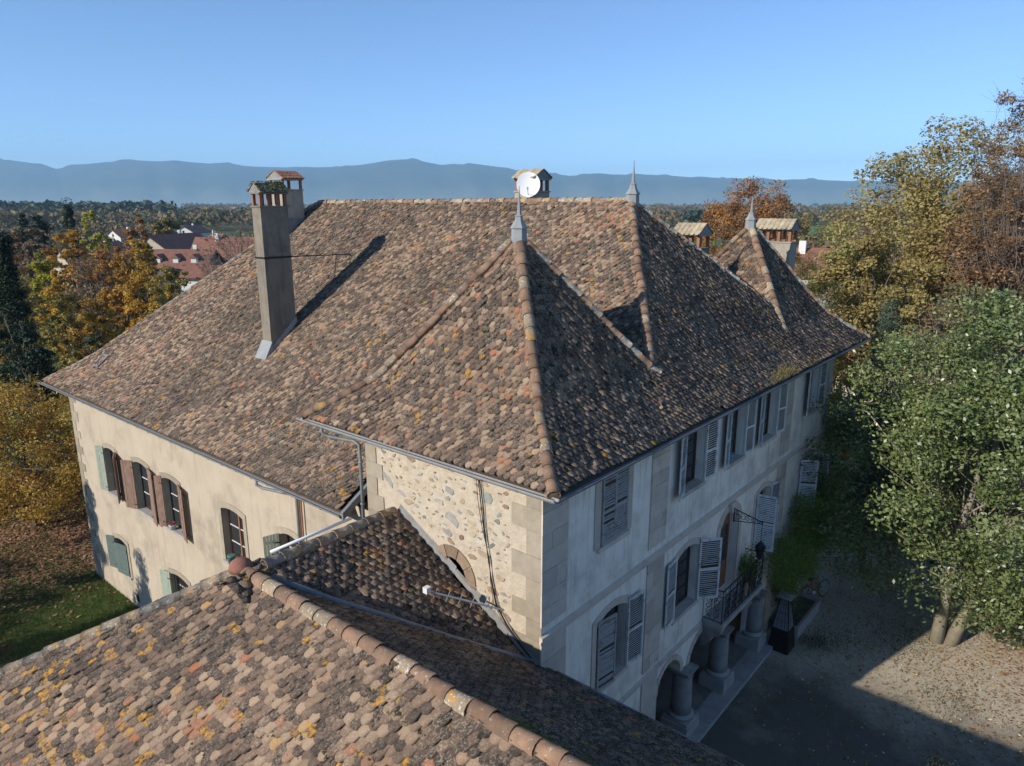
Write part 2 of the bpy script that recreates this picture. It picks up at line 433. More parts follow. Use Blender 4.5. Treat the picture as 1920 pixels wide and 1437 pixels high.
# ------------------------------------------------------------------ mesh helpers
class MB:
    def __init__(s):
        s.v, s.f = [], []

    def quad_box(s, P8):
        n = len(s.v)
        s.v += [tuple(p) for p in P8]
        for q in ((0, 3, 2, 1), (4, 5, 6, 7), (0, 1, 5, 4), (1, 2, 6, 5), (2, 3, 7, 6), (3, 0, 4, 7)):
            s.f.append(tuple(n + i for i in q))

    def box(s, a, b):
        (x0, y0, z0), (x1, y1, z1) = a, b
        s.quad_box([(x0, y0, z0), (x1, y0, z0), (x1, y1, z0), (x0, y1, z0), (x0, y0, z1), (x1, y0, z1), (x1, y1, z1), (x0, y1, z1)])
        return s

    def mbox(s, mp, a0, a1, b0, b1, z0, z1):
        s.quad_box([mp(a0, b0, z0), mp(a1, b0, z0), mp(a1, b1, z0), mp(a0, b1, z0), mp(a0, b0, z1), mp(a1, b0, z1), mp(a1, b1, z1), mp(a0, b1, z1)])
        return s

    def bar(s, p, q, w, h=None):
        # square bar from p to q
        h = h or w
        p, q = Vector(p), Vector(q)
        d = (q - p).normalized()
        up = Vector((0, 0, 1)) if abs(d.z) < 0.95 else Vector((1, 0, 0))
        u = d.cross(up).normalized() * w / 2
        v = u.cross(d).normalized() * h / 2
        s.quad_box([p - u - v, p + u - v, p + u + v, p - u + v, q - u - v, q + u - v, q + u + v, q - u + v])
        return s

    def tube(s, pts, r, n=6, cap=True):
        pts = [Vector(p) for p in pts]
        rr = r if isinstance(r, (list, tuple)) else [r] * len(pts)
        base = len(s.v)
        prev = None
        for i, p in enumerate(pts):
            d = (pts[min(i + 1, len(pts) - 1)] - pts[max(i - 1, 0)])
            d = d.normalized() if d.length > 1e-9 else Vector((0, 0, 1))
            if prev is None:
                t = Vector((0, 0, 1)) if abs(d.z) < 0.9 else Vector((1, 0, 0))
                u = d.cross(t).normalized()
            else:
                u = (prev - d * prev.dot(d)).normalized()
            prev = u
            w = d.cross(u)
            for k in range(n):
                a = 2 * math.pi * k / n
                s.v.append(tuple(p + (u * math.cos(a) + w * math.sin(a)) * rr[i]))
        for i in range(len(pts) - 1):
            for k in range(n):
                a, b = base + i * n + k, base + i * n + (k + 1) % n
                s.f.append((a, b, b + n, a + n))
        if cap:
            s.f.append(tuple(base + k for k in range(n))[::-1])
            e = base + (len(pts) - 1) * n
            s.f.append(tuple(e + k for k in range(n)))
        return s

    def lathe(s, c, prof, n=16, square=False, rot=0.0):
        base = len(s.v)
        if square:
            n = 4
        for (r, z) in prof:
            for k in range(n):
                a = 2 * math.pi * (k + (0.5 if square else 0)) / n + rot
                rr = r * (math.sqrt(2) if square else 1)
                s.v.append((c[0] + rr * math.cos(a), c[1] + rr * math.sin(a), c[2] + z))
        for i in range(len(prof) - 1):
            for k in range(n):
                a, b = base + i * n + k, base + i * n + (k + 1) % n
                s.f.append((a, b, b + n, a + n))
        s.f.append(tuple(base + k for k in range(n))[::-1])
        e = base + (len(prof) - 1) * n
        s.f.append(tuple(e + k for k in range(n)))
        return s

    def prism(s, mp, poly, b0, b1):
        # poly of (a,z) pushed out from b0 to b1
        n, m = len(s.v), len(poly)
        s.v += [tuple(mp(a, b0, z)) for a, z in poly] + [tuple(mp(a, b1, z)) for a, z in poly]
        s.f.append(tuple(range(n, n + m))[::-1])
        s.f.append(tuple(range(n + m, n + 2 * m)))
        for i in range(m):
            j = (i + 1) % m
            s.f.append((n + i, n + j, n + m + j, n + m + i))
        return s

    def poly(s, pts):
        n = len(s.v)
        s.v += [tuple(p) for p in pts]
        s.f.append(tuple(range(n, n + len(pts))))
        return s

    def build(s, name, mat, parent=None, smooth=False):
        me = bpy.data.meshes.new(name)
        me.from_pydata(s.v, [], s.f)
        if smooth:
            me.polygons.foreach_set('use_smooth', [True] * len(me.polygons))
        return link(name, me, mat, parent)


ROOTLOC = {}


def link(name, me, mat, parent=None):
    if mat is not None:
        me.materials.append(MATS[mat])
    o = bpy.data.objects.new(name, me)
    col.objects.link(o)
    if parent is not None:
        o.parent = parent
        if parent.name in ROOTLOC:          # meshes are written in world coordinates
            l = ROOTLOC[parent.name]
            o.location = (-l[0], -l[1], -l[2])
    return o


def tag(o, label, cat, group=None):
    o['label'] = label
    o['category'] = cat
    if group:
        o['group'] = group
    return o


def thing(name, label, cat, loc=(0, 0, 0), group=None):
    o = bpy.data.objects.new(name, None)
    o.empty_display_size = 0.3
    o.location = loc
    col.objects.link(o)
    ROOTLOC[o.name] = tuple(loc)
    return tag(o, label, cat, group)


def structure(o):
    o['kind'] = 'structure'
    return o


def stuff(o):
    o['kind'] = 'stuff'
    return o


def np_mesh(name, V, F, tc=None, smooth=False):
    # F: list of (count, array of faces with that count)
    me = bpy.data.meshes.new(name)
    V = np.asarray(V, np.float32).reshape(-1, 3)
    me.vertices.add(len(V))
    me.vertices.foreach_set('co', V.ravel())
    loops = np.concatenate([np.asarray(f, np.int32).ravel() for f in F])
    tot = np.concatenate([np.full(len(f), np.asarray(f).shape[1], np.int32) for f in F])
    st = np.concatenate([[0], np.cumsum(tot)[:-1]]).astype(np.int32)
    me.loops.add(len(loops))
    me.loops.foreach_set('vertex_index', loops)
    me.polygons.add(len(tot))
    me.polygons.foreach_set('loop_start', st)
    me.polygons.foreach_set('loop_total', tot)
    if smooth:
        me.polygons.foreach_set('use_smooth', np.ones(len(tot), bool))
    if tc is not None:
        at = me.attributes.new('tc', 'FLOAT_COLOR', 'POINT')
        at.data.foreach_set('color', np.asarray(tc, np.float32).ravel())
    me.update(calc_edges=True)
    return me


def smst(x, a, b):
    t = np.clip((np.asarray(x, float) - a) / (b - a), 0, 1)
    return t * t * (3 - 2 * t)


# ------------------------------------------------------------------ ground
def ground_h(x, y):
    x, y = np.asarray(x, float), np.asarray(y, float)
    r = np.hypot(x, y)
    h = -2.5 * smst(y, 7, 17) * (1 - smst(x, 6, 20))
    h = h - 2.6 * smst(r, 45, 160) * smst(y, 10, 60) - 1.5 * smst(r, 60, 300)
    return h


rad = np.concatenate([[0], np.linspace(1.5, 60, 60), np.geomspace(63, 14500, 60)])
NA = 144
ang = np.linspace(0, 2 * np.pi, NA, endpoint=False)
gx = rad[:, None] * np.cos(ang)[None]
gy = rad[:, None] * np.sin(ang)[None]
gz = ground_h(gx, gy) - 0.02
V = np.stack([gx, gy, gz], -1).reshape(-1, 3)
ii, kk = np.meshgrid(np.arange(len(rad) - 1), np.arange(NA), indexing='ij')
a = ii * NA + kk
b_ = ii * NA + (kk + 1) % NA
structure(link('ground', np_mesh('ground', V, [np.stack([a, b_, b_ + NA, a + NA], -1).reshape(-1, 4)], smooth=True), 'ground_earth'))


def sheet(name, x0, x1, y0, y1, n, m, mat, dz, edge=0.6, hf=ground_h):
    xs, ys = np.linspace(x0, x1, n), np.linspace(y0, y1, m)
    X, Y = np.meshgrid(xs, ys, indexing='ij')
    g = np.random.default_rng(3)
    X = X + (np.abs(X - (x0 + x1) / 2) > (x1 - x0) / 2 - 1e-3) * g.normal(0, edge, X.shape)
    Y = Y + (np.abs(Y - (y0 + y1) / 2) > (y1 - y0) / 2 - 1e-3) * g.normal(0, edge, X.shape)
    V = np.stack([X, Y, hf(X, Y) + dz], -1).reshape(-1, 3)
    i, k = np.meshgrid(np.arange(n - 1), np.arange(m - 1), indexing='ij')
    a = i * m + k
    return structure(link(name, np_mesh(name, V, [np.stack([a, a + m, a + m + 1, a + 1], -1).reshape(-1, 4)], smooth=True), mat))


sheet('courtyard', -0.5, 38, -42, 0.6, 50, 52, 'courtyard_gravel', 0.0, 0.25)  # stretched far out of view to bounce light onto the shaded front
sheet('lawn', 24, 70, -2, 26, 30, 20, 'lawn_green', 0.012, 0.8)


def field(px0, px1, d0, d1, mat):
    P = [spot(px0, d0), spot(px1, d0), spot(px1, d1), spot(px0, d1)]
    V = []
    for k in range(4):
        for t in np.linspace(0, 1, 6, endpoint=False):
            q = [P[k][i] * (1 - t) + P[(k + 1) % 4][i] * t for i in (0, 1)]
            V.append((q[0], q[1], float(ground_h(*q)) + 0.25))
    m = MB()
    m.poly(V)
    structure(m.build('field', mat))


field(1225, 1345, 330, 640, 'field_green')
field(1480, 1640, 420, 760, 'field_green')
# ------------------------------------------------------------------ roofs: profiles, tiles, ridge tiles
class Roof:
    # slopes: (facing, eave coordinate, ts, zs); the roof is the lower envelope of its slopes
    def __init__(s, slopes, dom):
        s.slopes, s.dom = slopes, dom

    @staticmethod
    def t_of(sl, x, y):
        f, e = sl[0], sl[1]
        return {'W': x - e, 'E': e - x, 'S': y - e, 'N': e - y}[f]

    @staticmethod
    def prof(sl, t):
        ts, zs = np.array(sl[2], float), np.array(sl[3], float)
        k = (zs[-1] - zs[-2]) / (ts[-1] - ts[-2])
        k0 = (zs[1] - zs[0]) / (ts[1] - ts[0])
        z = np.interp(t, ts, zs)
        return np.where(t > ts[-1], zs[-1] + (t - ts[-1]) * k, np.where(t < 0, zs[0] + t * k0, z))

    def hs(s, sl, x, y):
        return s.prof(sl, s.t_of(sl, x, y))

    def inv(s, sl, z):
        t = np.interp(z, sl[3], sl[2])
        f, e = sl[0], sl[1]
        return {'W': e + t, 'E': e - t, 'S': e + t, 'N': e - t}[f]

    def h(s, x, y):
        z = np.min([s.hs(q, x, y) for q in s.slopes], axis=0)
        return np.where(s.dom(x, y), z, -99.0)

    def hip(s, i, j, z0, z1, n=14):
        A, B = s.slopes[i], s.slopes[j]
        out = []
        for z in np.linspace(z0, z1, n):
            a, b = s.inv(A, z), s.inv(B, z)
            x, y = (a, b) if A[0] in 'WE' else (b, a)
            out.append(Vector((float(x), float(y), float(z))))
        return out


TW, TE, TL = 0.172, 0.14, 0.30
OUT = np.array([(-0.5, 0.070), (-0.30, 0.014), (0.0, 0.0), (0.30, 0.014), (0.5, 0.070)])


def tiles_for(roof, si, u0, u1, others, zone, red=lambda x, y, z: 0 * x, strict=(), tw=TW, te=TE, seed=0, bias=0.0, lich=lambda x, y: 0 * x):
    g = np.random.default_rng(seed)
    sl = roof.slopes[si]
    ts, zs = np.array(sl[2], float), np.array(sl[3], float)
    seg = np.hypot(np.diff(ts), np.diff(zs))
    S = np.concatenate([[0], np.cumsum(seg)])
    srow = np.arange(0.0, S[-1] - 0.05, te)
    nu = int((u1 - u0) / tw)
    rows, C = [], []
    for r, sv in enumerate(srow):
        t = np.interp(sv, S, ts)
        k = min(np.searchsorted(S, sv, side='right') - 1, len(seg) - 1)
        u = u0 + (np.arange(nu) + (0.5 if r % 2 else 0.0)) * tw + g.normal(0, 0.006, nu)
        u = u + 0.02 * math.sin(r * 0.7)
        C.append(np.stack([np.full(nu, t), u, np.full(nu, k)], -1))
    C = np.concatenate(C)
    t, u, k = C[:, 0], C[:, 1], C[:, 2].astype(int)
    f, e = sl[0], sl[1]
    inw = {'W': (1, 0), 'E': (-1, 0), 'S': (0, 1), 'N': (0, -1)}[f]

    def xy(tt):
        p = e + tt * (inw[0] + inw[1])
        return (p, u) if f in 'WE' else (u, p)

    x, y = xy(t)
    xc, yc = xy(t + 0.10)
    own = roof.hs(sl, xc, yc)
    oth = np.min([roof.hs(q, xc, yc) for i, q in enumerate(roof.slopes) if i != si], axis=0)
    keep = (own <= oth + 0.02) & roof.dom(xc, yc)
    for o in others:
        keep &= own >= o.h(xc, yc) - 0.03
    for o in strict:
        keep &= own >= o.h(xc, yc) + 0.012
    keep &= g.random(len(t)) > 0.0015
    t, u, k = t[keep], u[keep], k[keep]
    x, y = x[keep], y[keep]
    z = roof.prof(sl, t)
    N = len(t)
    ca = (np.diff(ts) / seg)[k]
    sa = (np.diff(zs) / seg)[k]
    up = np.stack([inw[0] * ca, inw[1] * ca, sa], -1)
    nr = np.stack([-inw[0] * sa, -inw[1] * sa, ca], -1)
    ac = np.cross(up, nr)
    rot = g.normal(0, 0.045, N)
    up2 = up * np.cos(rot)[:, None] + ac * np.sin(rot)[:, None]
    ac2 = np.cross(up2, nr)
    cl = 0.054 + g.normal(0, 0.013, N).clip(-0.022, 0.04)
    roll = g.normal(0, 0.06, N)
    wj = tw * (0.985 + g.normal(0, 0.012, N))
    slip = np.where(g.random(N) < 0.012, g.uniform(0.03, 0.09, N), 0.0)      # a few slipped tiles
    sag = 0.022 * np.sin(u * 0.9 + t * 0.35) + 0.016 * np.sin(u * 2.3 - t * 1.1 + 1.0)
    base = np.stack([x, y, z], -1) + up * (g.normal(0, 0.009, N) - slip + 0.02 * np.sin(u * 1.3 + 0.5))[:, None] + nr * sag[:, None]
    rot = rot + np.where(slip > 0, g.normal(0, 0.16, N), 0)
    up2 = up * np.cos(rot)[:, None] + ac * np.sin(rot)[:, None]
    ac2 = np.cross(up2, nr)
    pts = np.concatenate([OUT, [(0.5, TL), (-0.5, TL)]])
    shape = g.random(N) < 0.4

    def reach(du):
        # how far up the slope this side of a tile can run before it meets a ridge or hip
        best = np.full(N, 0.085)
        for bv in (0.12, 0.16, 0.20, 0.24, 0.28, TL):
            tt = t + bv * ca
            p_ = e + tt * (inw[0] + inw[1])
            uu = u + du
            X_, Y_ = (p_, uu) if f in 'WE' else (uu, p_)
            ow = roof.hs(sl, X_, Y_)
            ot = np.min([roof.hs(q, X_, Y_) for i_, q in enumerate(roof.slopes) if i_ != si], axis=0)
            best = np.where((ow <= ot + 0.015) & (tt <= ts[-1] + 0.01), bv, best)
        return best
    du_s = (ac2 * (np.array([0, 1, 0]) if f in 'WE' else np.array([1, 0, 0]))).sum(1)
    bhi = {5: reach(0.45 * tw * np.sign(du_s)), 6: reach(-0.45 * tw * np.sign(du_s))}
    V = np.zeros((N, 12, 3))
    for i in range(12):
        a, b = (pts[i] if i < 7 else OUT[i - 7])
        bb = bhi[i] if i in (5, 6) else np.full(N, b)
        if i in (1, 3, 8, 10):
            bb = np.where(shape, b + 0.012, b)
        c = (np.clip(cl * (1 - bb / TL) + 0.004, 0.004, None) if i in (5, 6) else cl) - (0.03 if i >= 7 else 0) + roll * a * tw
        V[:, i] = base + ac2 * (a * wj)[:, None] + up2 * bb[:, None] + nr * c[:, None]
    r1 = g.random(N)
    # patches laid at one time keep one tone
    ph = np.sin(x * 0.9 + y * 0.37 + z) * 0.5 + np.sin(y * 0.61 - x * 0.3 + 1.7 + z * .5) * 0.5
    pn = (np.sin(x * 2.9 + y * 1.7) + np.sin(y * 3.7 - z * 2.1 + 1.0) + np.sin((x + y) * 1.3 + z * 2.6)) / 3
    r1 = np.clip(r1 * 0.80 + 0.04 + 0.13 * pn + 0.13 * ph + red(x, y, z) + bias, 0, 0.955)
    r1 = np.where(g.random(N) < 0.010 + 0.05 * np.clip(red(x, y, z), 0, 1), 0.96 + 0.04 * g.random(N), r1)
    tc = np.zeros((N, 12, 4), np.float32)
    tc[:, :, 0] = r1[:, None]
    tc[:, :, 1] = (g.random(N) + lich(x, y))[:, None]
    tc[:, :, 2] = zone
    tc[:, :, 3] = 1
    return V, tc


F_TOP = np.array([[0, 1, 2, 3, 4, 5, 6]])
F_FR = np.array([[7, 8, 1, 0], [8, 9, 2, 1], [9, 10, 3, 2], [10, 11, 4, 3]])
F_SD = np.array([[11, 5, 4], [7, 0, 6]])


def tile_mesh(name, V, tc):
    n = len(V)
    off = (np.arange(n) * 12)[:, None, None]
    return np_mesh(name, V.reshape(-1, 3), [(F_TOP[None] + off).reshape(-1, 7), (F_FR[None] + off).reshape(-1, 4), (F_SD[None] + off).reshape(-1, 3)],
                   tc.reshape(-1, 4))


def place_tiles(parts, roof_obj, nsingle):
    V = np.concatenate([p[0] for p in parts])
    tc = np.concatenate([p[1] for p in parts])
    ctr = V[:, :7].mean(1)
    a = V[:, 4] - V[:, 0]
    b = V[:, 5] - V[:, 4]
    nrm = np.cross(a, b)
    px, py, d = proj(ctr)
    vdir = CAM - ctr
    area = np.abs((nrm * vdir).sum(1)) / np.linalg.norm(vdir, axis=1) ** 3
    inframe = (d > 0.5) & (px > 5) & (px < 1915) & (py > 5) & (py < 1432)
    score = np.where(inframe, area, -1)
    order = np.argsort(-score)
    single = np.sort(order[:nsingle])
    rest = np.setdiff1d(np.arange(len(V)), single)
    for i in single:
        link('roof_tile', tile_mesh('roof_tile', V[i:i + 1], tc[i:i + 1]), 'roof_tile_clay', roof_obj)
    o = link('roof_tiles', tile_mesh('roof_tiles', V[rest], tc[rest]), 'roof_tile_clay', roof_obj)
    stuff(o)
    return len(V)


def deck_mesh(roof, x0, x1, y0, y1, dz, step=0.2):
    xs = np.linspace(x0, x1, int((x1 - x0) / step) + 1)
    ys = np.linspace(y0, y1, int((y1 - y0) / step) + 1)
    X, Y = np.meshgrid(xs, ys, indexing='ij')
    Z = np.min([roof.hs(q, X, Y) for q in roof.slopes], axis=0) + dz
    ok = roof.dom(X, Y)
    n, m = X.shape
    i, k = np.meshgrid(np.arange(n - 1), np.arange(m - 1), indexing='ij')
    a = (i * m + k)
    good = ok[:-1, :-1] & ok[1:, :-1] & ok[1:, 1:] & ok[:-1, 1:]
    a = a[good]
    return np.stack([X, Y, Z], -1).reshape(-1, 3), np.stack([a, a + m, a + m + 1, a + 1], -1)


def deck_join(lst, name, parent):
    Vs, Fs, n = [], [], 0
    for V, F in lst:
        Vs.append(V)
        Fs.append(F + n)
        n += len(V)
    return link(name, np_mesh(name, np.concatenate(Vs), [np.concatenate(Fs)]), 'deck', parent)


def ridge_tiles(path, parent, mats, r=0.128, L=0.40, seed=1, lift=0.02, down=True):
    # half-round clay tiles laid one after another along a path from its low end to its high end
    g = random.Random(seed)
    pts = [Vector(p) for p in path]
    cum = [0]
    for p, q in zip(pts, pts[1:]):
        cum.append(cum[-1] + (q - p).length)

    def at(s):
        s = min(max(s, 0), cum[-1])
        for i in range(len(pts) - 1):
            if s <= cum[i + 1] + 1e-9:
                f = (s - cum[i]) / max(cum[i + 1] - cum[i], 1e-9)
                return pts[i].lerp(pts[i + 1], f)
        return pts[-1]

    bed = MB()
    nb = max(2, int(cum[-1] / 0.25))
    for i in range(nb):
        p, q = at(cum[-1] * i / nb), at(cum[-1] * (i + 1) / nb)
        d = (q - p).normalized()
        u = d.cross(Vector((0, 0, 1))).normalized()
        w = u.cross(d).normalized()
        k0, k1 = r * g.uniform(1.0, 1.3), r * g.uniform(1.0, 1.3)
        bed.quad_box([p - u * k0 - w * 0.13, p + u * k1 - w * 0.13, q + u * k1 - w * 0.13, q - u * k0 - w * 0.13,
                      p - u * r * 0.5 + w * 0.035, p + u * r * 0.5 + w * 0.035, q + u * r * 0.5 + w * 0.035, q - u * r * 0.5 + w * 0.035])
    bed.build('mortar_bed', 'ridge_terra', parent)
    n = max(1, int(cum[-1] / (L * 0.9)))
    st = cum[-1] / n
    for i in range(n):
        p, q = at(i * st - 0.02), at((i + 1) * st + 0.05)
        d = (q - p).normalized()
        u = d.cross(Vector((0, 0, 1))).normalized()
        w = u.cross(d).normalized()
        m = MB()
        K = 7
        rot = g.gauss(0, 0.05)
        sh = u * g.gauss(0, 0.012) + w * (lift + g.gauss(0, 0.006))
        for (e, rr, hh) in ((p, r * 1.04, 0.016), (p + (q - p) * 0.5, r * 1.0, 0.008), (q, r * 0.94, 0.0)):
            for ins in (0, 0.022):
                for k in range(K):
                    a = -0.28 + (math.pi + 0.56) * k / (K - 1) + rot
                    c = e + sh + w * (hh - 0.06) + (u * math.cos(a) + w * math.sin(a) * 0.95) * (rr - ins)
                    m.v.append(tuple(c))
        S = 2 * K
        for j in range(2):
            for k in range(K - 1):
                m.f.append((j * S + k, j * S + k + 1, (j + 1) * S + k + 1, (j + 1) * S + k))
        for j in (0, 2):
            for k in range(K - 1):
                m.f.append((j * S + k, j * S + k + 1, j * S + K + k + 1, j * S + K + k))
        for k in (0, K - 1):
            for j in range(2):
                m.f.append((j * S + k, (j + 1) * S + k, (j + 1) * S + K + k, j * S + K + k))
        m.build('ridge_tile', g.choice(mats), parent, smooth=True)


# ------------------------------------------------------------------ the manor house
WM = 1.0           # plane of the long west wall
FX = 18.85         # end of the front wall
manor = thing('manor_house', 'large old manor house with steep brown tiled roofs, corner pavilions and grey shuttered front', 'house', (9.5, 12, 0))

mW = ('W', 0.5, [0, 1.5, 10.5], [7.3, 8.19, 15.66])
mE = ('E', 21.5, [0, 1.5, 10.5], [7.3, 8.19, 15.66])
mS = ('S', -0.6, [0, 0.78, 1.46, 5.4], [10.2, 10.73, 11.30, 15.66])
mN = ('N', 30.75, [0, 1.5, 8.4], [7.3, 8.3, 15.66])
MAIN = Roof([mW, mE, mS, mN], lambda x, y: (x > 0.48) & (x < 18.95) & (y > -0.62) & (y < 30.75) & ((y > 7.3) | ((x > 4.45) & (x < 17.55))))
BELL = ([0, 0.75, 1.4, 2.2, 2.75, 3.87], [10.2, 10.72, 11.27, 12.38, 13.2, 14.8])


def bell(f, e, run):
    return (f, e, [t * run / 3.87 for t in BELL[0]], BELL[1])


PAV = Roof([bell('W', -0.42, 3.87), bell('E', 7.32, 3.87), bell('S', -0.6, 4.05), bell('N', 7.5, 4.05)],
           lambda x, y: (x > -0.44) & (x < 7.32) & (y > -0.62) & (y < 7.5))
PV2 = Roof([bell('W', 13.65, 3.85), bell('E', 21.35, 3.85), bell('S', -0.6, 3.85), bell('N', 7.1, 3.85)],
           lambda x, y: (x > 13.63) & (x < 21.35) & (y > -0.62) & (y < 7.1))

roof = deck_join([deck_mesh(MAIN, 0.5, 21.5, -0.6, 30.7, -0.10), deck_mesh(PAV, -0.42, 7.3, -0.6, 7.48, -0.07), deck_mesh(PV2, 13.66, 21.34, -0.6, 7.08, -0.085)],
                 'roof', manor)
redW = lambda x, y, z: 0.12 * smst(y, 21, 29) + 0.10 * smst(10 - y, 0, 4) * smst(z, 12.5, 14.5)
parts = [
    tiles_for(MAIN, 0, 0, 31, [PAV, PV2], 0.42, redW, seed=1),
    tiles_for(MAIN, 2, 3, 21.5, [], 0.95, strict=(PAV, PV2), seed=2, bias=-0.06),
    tiles_for(MAIN, 1, 7, 31, [PV2], 0.6, seed=21, tw=0.3, te=0.25),
    tiles_for(MAIN, 3, 0, 21.5, [], 0.6, seed=22, tw=0.3, te=0.25),
    tiles_for(PAV, 0, -0.6, 7.5, [MAIN], 0.3, lambda x, y, z: 0.06 + 0.10 * smst(z, 12.3, 14.2), seed=3),
    tiles_for(PAV, 2, -0.42, 7.3, [MAIN], 0.9, seed=4, bias=-0.04),
    tiles_for(PAV, 1, -0.6, 7.5, [MAIN], 0.6, seed=5),
    tiles_for(PAV, 3, -0.42, 7.3, [MAIN], 0.5, seed=6),
    tiles_for(PV2, 0, -0.6, 7.1, [MAIN], 0.25, lambda x, y, z: 0.10 + 0 * x, seed=7),
    tiles_for(PV2, 2, 13.65, 21.35, [MAIN], 0.95, seed=8, bias=-0.06),
    tiles_for(PV2, 1, -0.6, 7.1, [MAIN], 0.6, seed=9),
    tiles_for(PV2, 3, 13.65, 21.35, [MAIN], 0.6, seed=10),
]
NT_MANOR = place_tiles(parts, roof, 300)

TER, LIC, GRY = ['ridge_terra', 'ridge_terra', 'ridge_terra', 'ridge_lichen'], ['ridge_lichen', 'ridge_lichen', 'ridge_terra', 'ridge_grey'], ['ridge_grey', 'ridge_grey', 'ridge_terra']
ridge_tiles(PAV.hip(0, 2, 10.22, 14.6), roof, TER, seed=11)
ridge_tiles(PAV.hip(0, 3, 10.22, 14.6), roof, TER, seed=12, r=0.15)
ridge_tiles(PAV.hip(1, 2, 11.2, 14.6), roof, GRY, seed=13)
ridge_tiles(PAV.hip(1, 3, 12.6, 14.6), roof, GRY, seed=14)
ridge_tiles(MAIN.hip(0, 2, 11.45, 15.6), roof, TER, seed=15)
ridge_tiles(MAIN.hip(1, 2, 11.45, 15.6), roof, GRY, seed=16)
ridge_tiles(MAIN.hip(0, 3, 7.35, 15.6), roof, LIC, seed=17)
ridge_tiles([(11, 4.9, 15.66), (11, 22.3, 15.66)], roof, LIC, seed=18)
ridge_tiles(PV2.hip(0, 2, 11.15, 14.6), roof, TER + ['cap_tile'], seed=19)
ridge_tiles(PV2.hip(0, 3, 12.4, 14.6), roof, TER, seed=20)
ridge_tiles(PV2.hip(1, 2, 10.22, 14.6), roof, GRY, seed=23)

# eaves: soffits, fascia boards, gutters and downpipes
m = MB()
m.box((-0.36, -0.54, 10.02), (7.25, 7.42, 10.08))
m.box((7.26, -0.54, 10.025), (13.72, 0.6, 10.075))
m.box((13.73, -0.54, 10.02), (21.28, 7.02, 10.08))
m.build('soffit', 'soffit', manor)
m = MB()
m.box((0.56, 7.35, 7.14), (1.6, 30.66, 7.19))
m.build('soffit', 'soffit', manor)


def gutter(p, q, out, name='gutter', r=0.075, mat='zinc'):
    # half-round trough along an eave, hung on brackets
    p, q, o = Vector(p), Vector(q), Vector(out)
    m = MB()
    K = 7
    for e in (p, q):
        for rr in (r, r - 0.01):
            for k in range(K):
                a = math.pi * k / (K - 1)
                m.v.append(tuple(e + o * (math.cos(a) * rr) + Vector((0, 0, -math.sin(a) * rr))))
    S = 2 * K
    for b in (0, K):
        for k in range(K - 1):
            m.f.append((b + k, b + k + 1, S + b + k + 1, S + b + k))
    for e in (0, S):
        for k in range(K - 1):
            m.f.append((e + k, e + k + 1, e + K + k + 1, e + K + k))
    m.tube([p + o * r, q + o * r], 0.013, 6)
    n = max(2, int((q - p).length / 0.9))
    for i in range(n + 1):
        c = p.lerp(q, i / n)
        m.tube([c + o * (math.cos(a) * (r + 0.006)) + Vector((0, 0, -math.sin(a) * (r + 0.006))) for a in np.linspace(0.1, 3.1, 6)], 0.009, 4)
    return m.build(name, mat, manor)


gutter((-0.46, -0.68, 10.17), (-0.46, 7.56, 10.17), (-1, 0, 0), mat='zinc_pale')
gutter((-0.42, -0.64, 10.13), (21.4, -0.64, 10.13), (0, -1, 0), r=0.05)
gutter((0.44, 7.25, 7.22), (0.44, 30.85, 7.22), (-1, 0, 0), r=0.08)
m = MB()
m.box((-0.40, -0.6, 10.05), (-0.36, 7.45, 10.16))
m.box((-0.36, -0.60, 10.02), (21.3, -0.56, 10.10))
m.build('fascia_board', 'wood_brown', manor)
m = MB()
m.box((0.50, 7.28, 7.10), (0.55, 30.7, 7.24))
m.build('fascia_board', 'soffit', manor)
m = MB()     # sheet-metal verge at the near end of the long roof
for (xa, za), (xb, zb) in (((0.42, 7.24), (2.0, 8.2)), ((2.0, 8.2), (4.4, 10.18))):
    m.quad_box([(xa, 7.16, za - 0.14), (xb, 7.16, zb - 0.14), (xb, 7.27, zb - 0.14), (xa, 7.27, za - 0.14), (xa, 7.16, za + 0.08), (xb, 7.16, zb + 0.08), (xb, 7.27, zb + 0.08), (xa, 7.27, za + 0.08)])
m.build('verge_flashing', 'zinc', manor)
m = MB()
m.quad_box([(0.95, 5.5, 6.5), (4.4, 5.5, 6.5), (4.4, 7.16, 6.5), (0.95, 7.16, 6.5), (0.95, 5.5, 7.0), (4.4, 5.5, 9.9), (4.4, 7.16, 9.9), (0.95, 7.16, 7.0)])
m.build('wall', 'plaster_cream', manor)

m = MB()
m.tube([(-0.5, 6.55, 10.10), (-0.49, 6.53, 9.98), (-0.42, 6.4, 9.90), (-0.13, 5.75, 9.84), (-0.10, 5.60, 9.78), (-0.10, 5.58, 9.4), (-0.10, 5.58, 6.4)], 0.042, 8)
for z in (9.3, 8.2, 7.1):
    m.tube([(-0.10, 5.58, z), (-0.10, 5.58, z + 0.04)], 0.062, 8)
m.build('downpipe', 'zinc', manor, True)
m = MB()
m.tube([(0.44, 11.6, 7.15), (0.44, 11.6, 6.98), (0.52, 11.4, 6.90), (0.86, 10.4, 6.86), (0.92, 10.2, 6.78), (0.92, 10.18, 6.4), (0.92, 10.18, 3.0)], 0.05, 8)
m.build('downpipe', 'zinc', manor, True)
m = MB()
m.tube([(0.91, 9.95, 6.9), (0.91, 9.95, 3.0)], 0.03, 6)
m.build('pipe', 'wood_orange', manor, True)

# ------------------------------------------------------------------ walls
mpS = lambda a, b, z: (a, -b, z)                 # front wall: a runs along X, b points out
mpW0 = lambda a, b, z: (-b, a, z)                # west wall of the pavilion
mpW1 = lambda a, b, z: (WM - b, a, z)            # long west wall


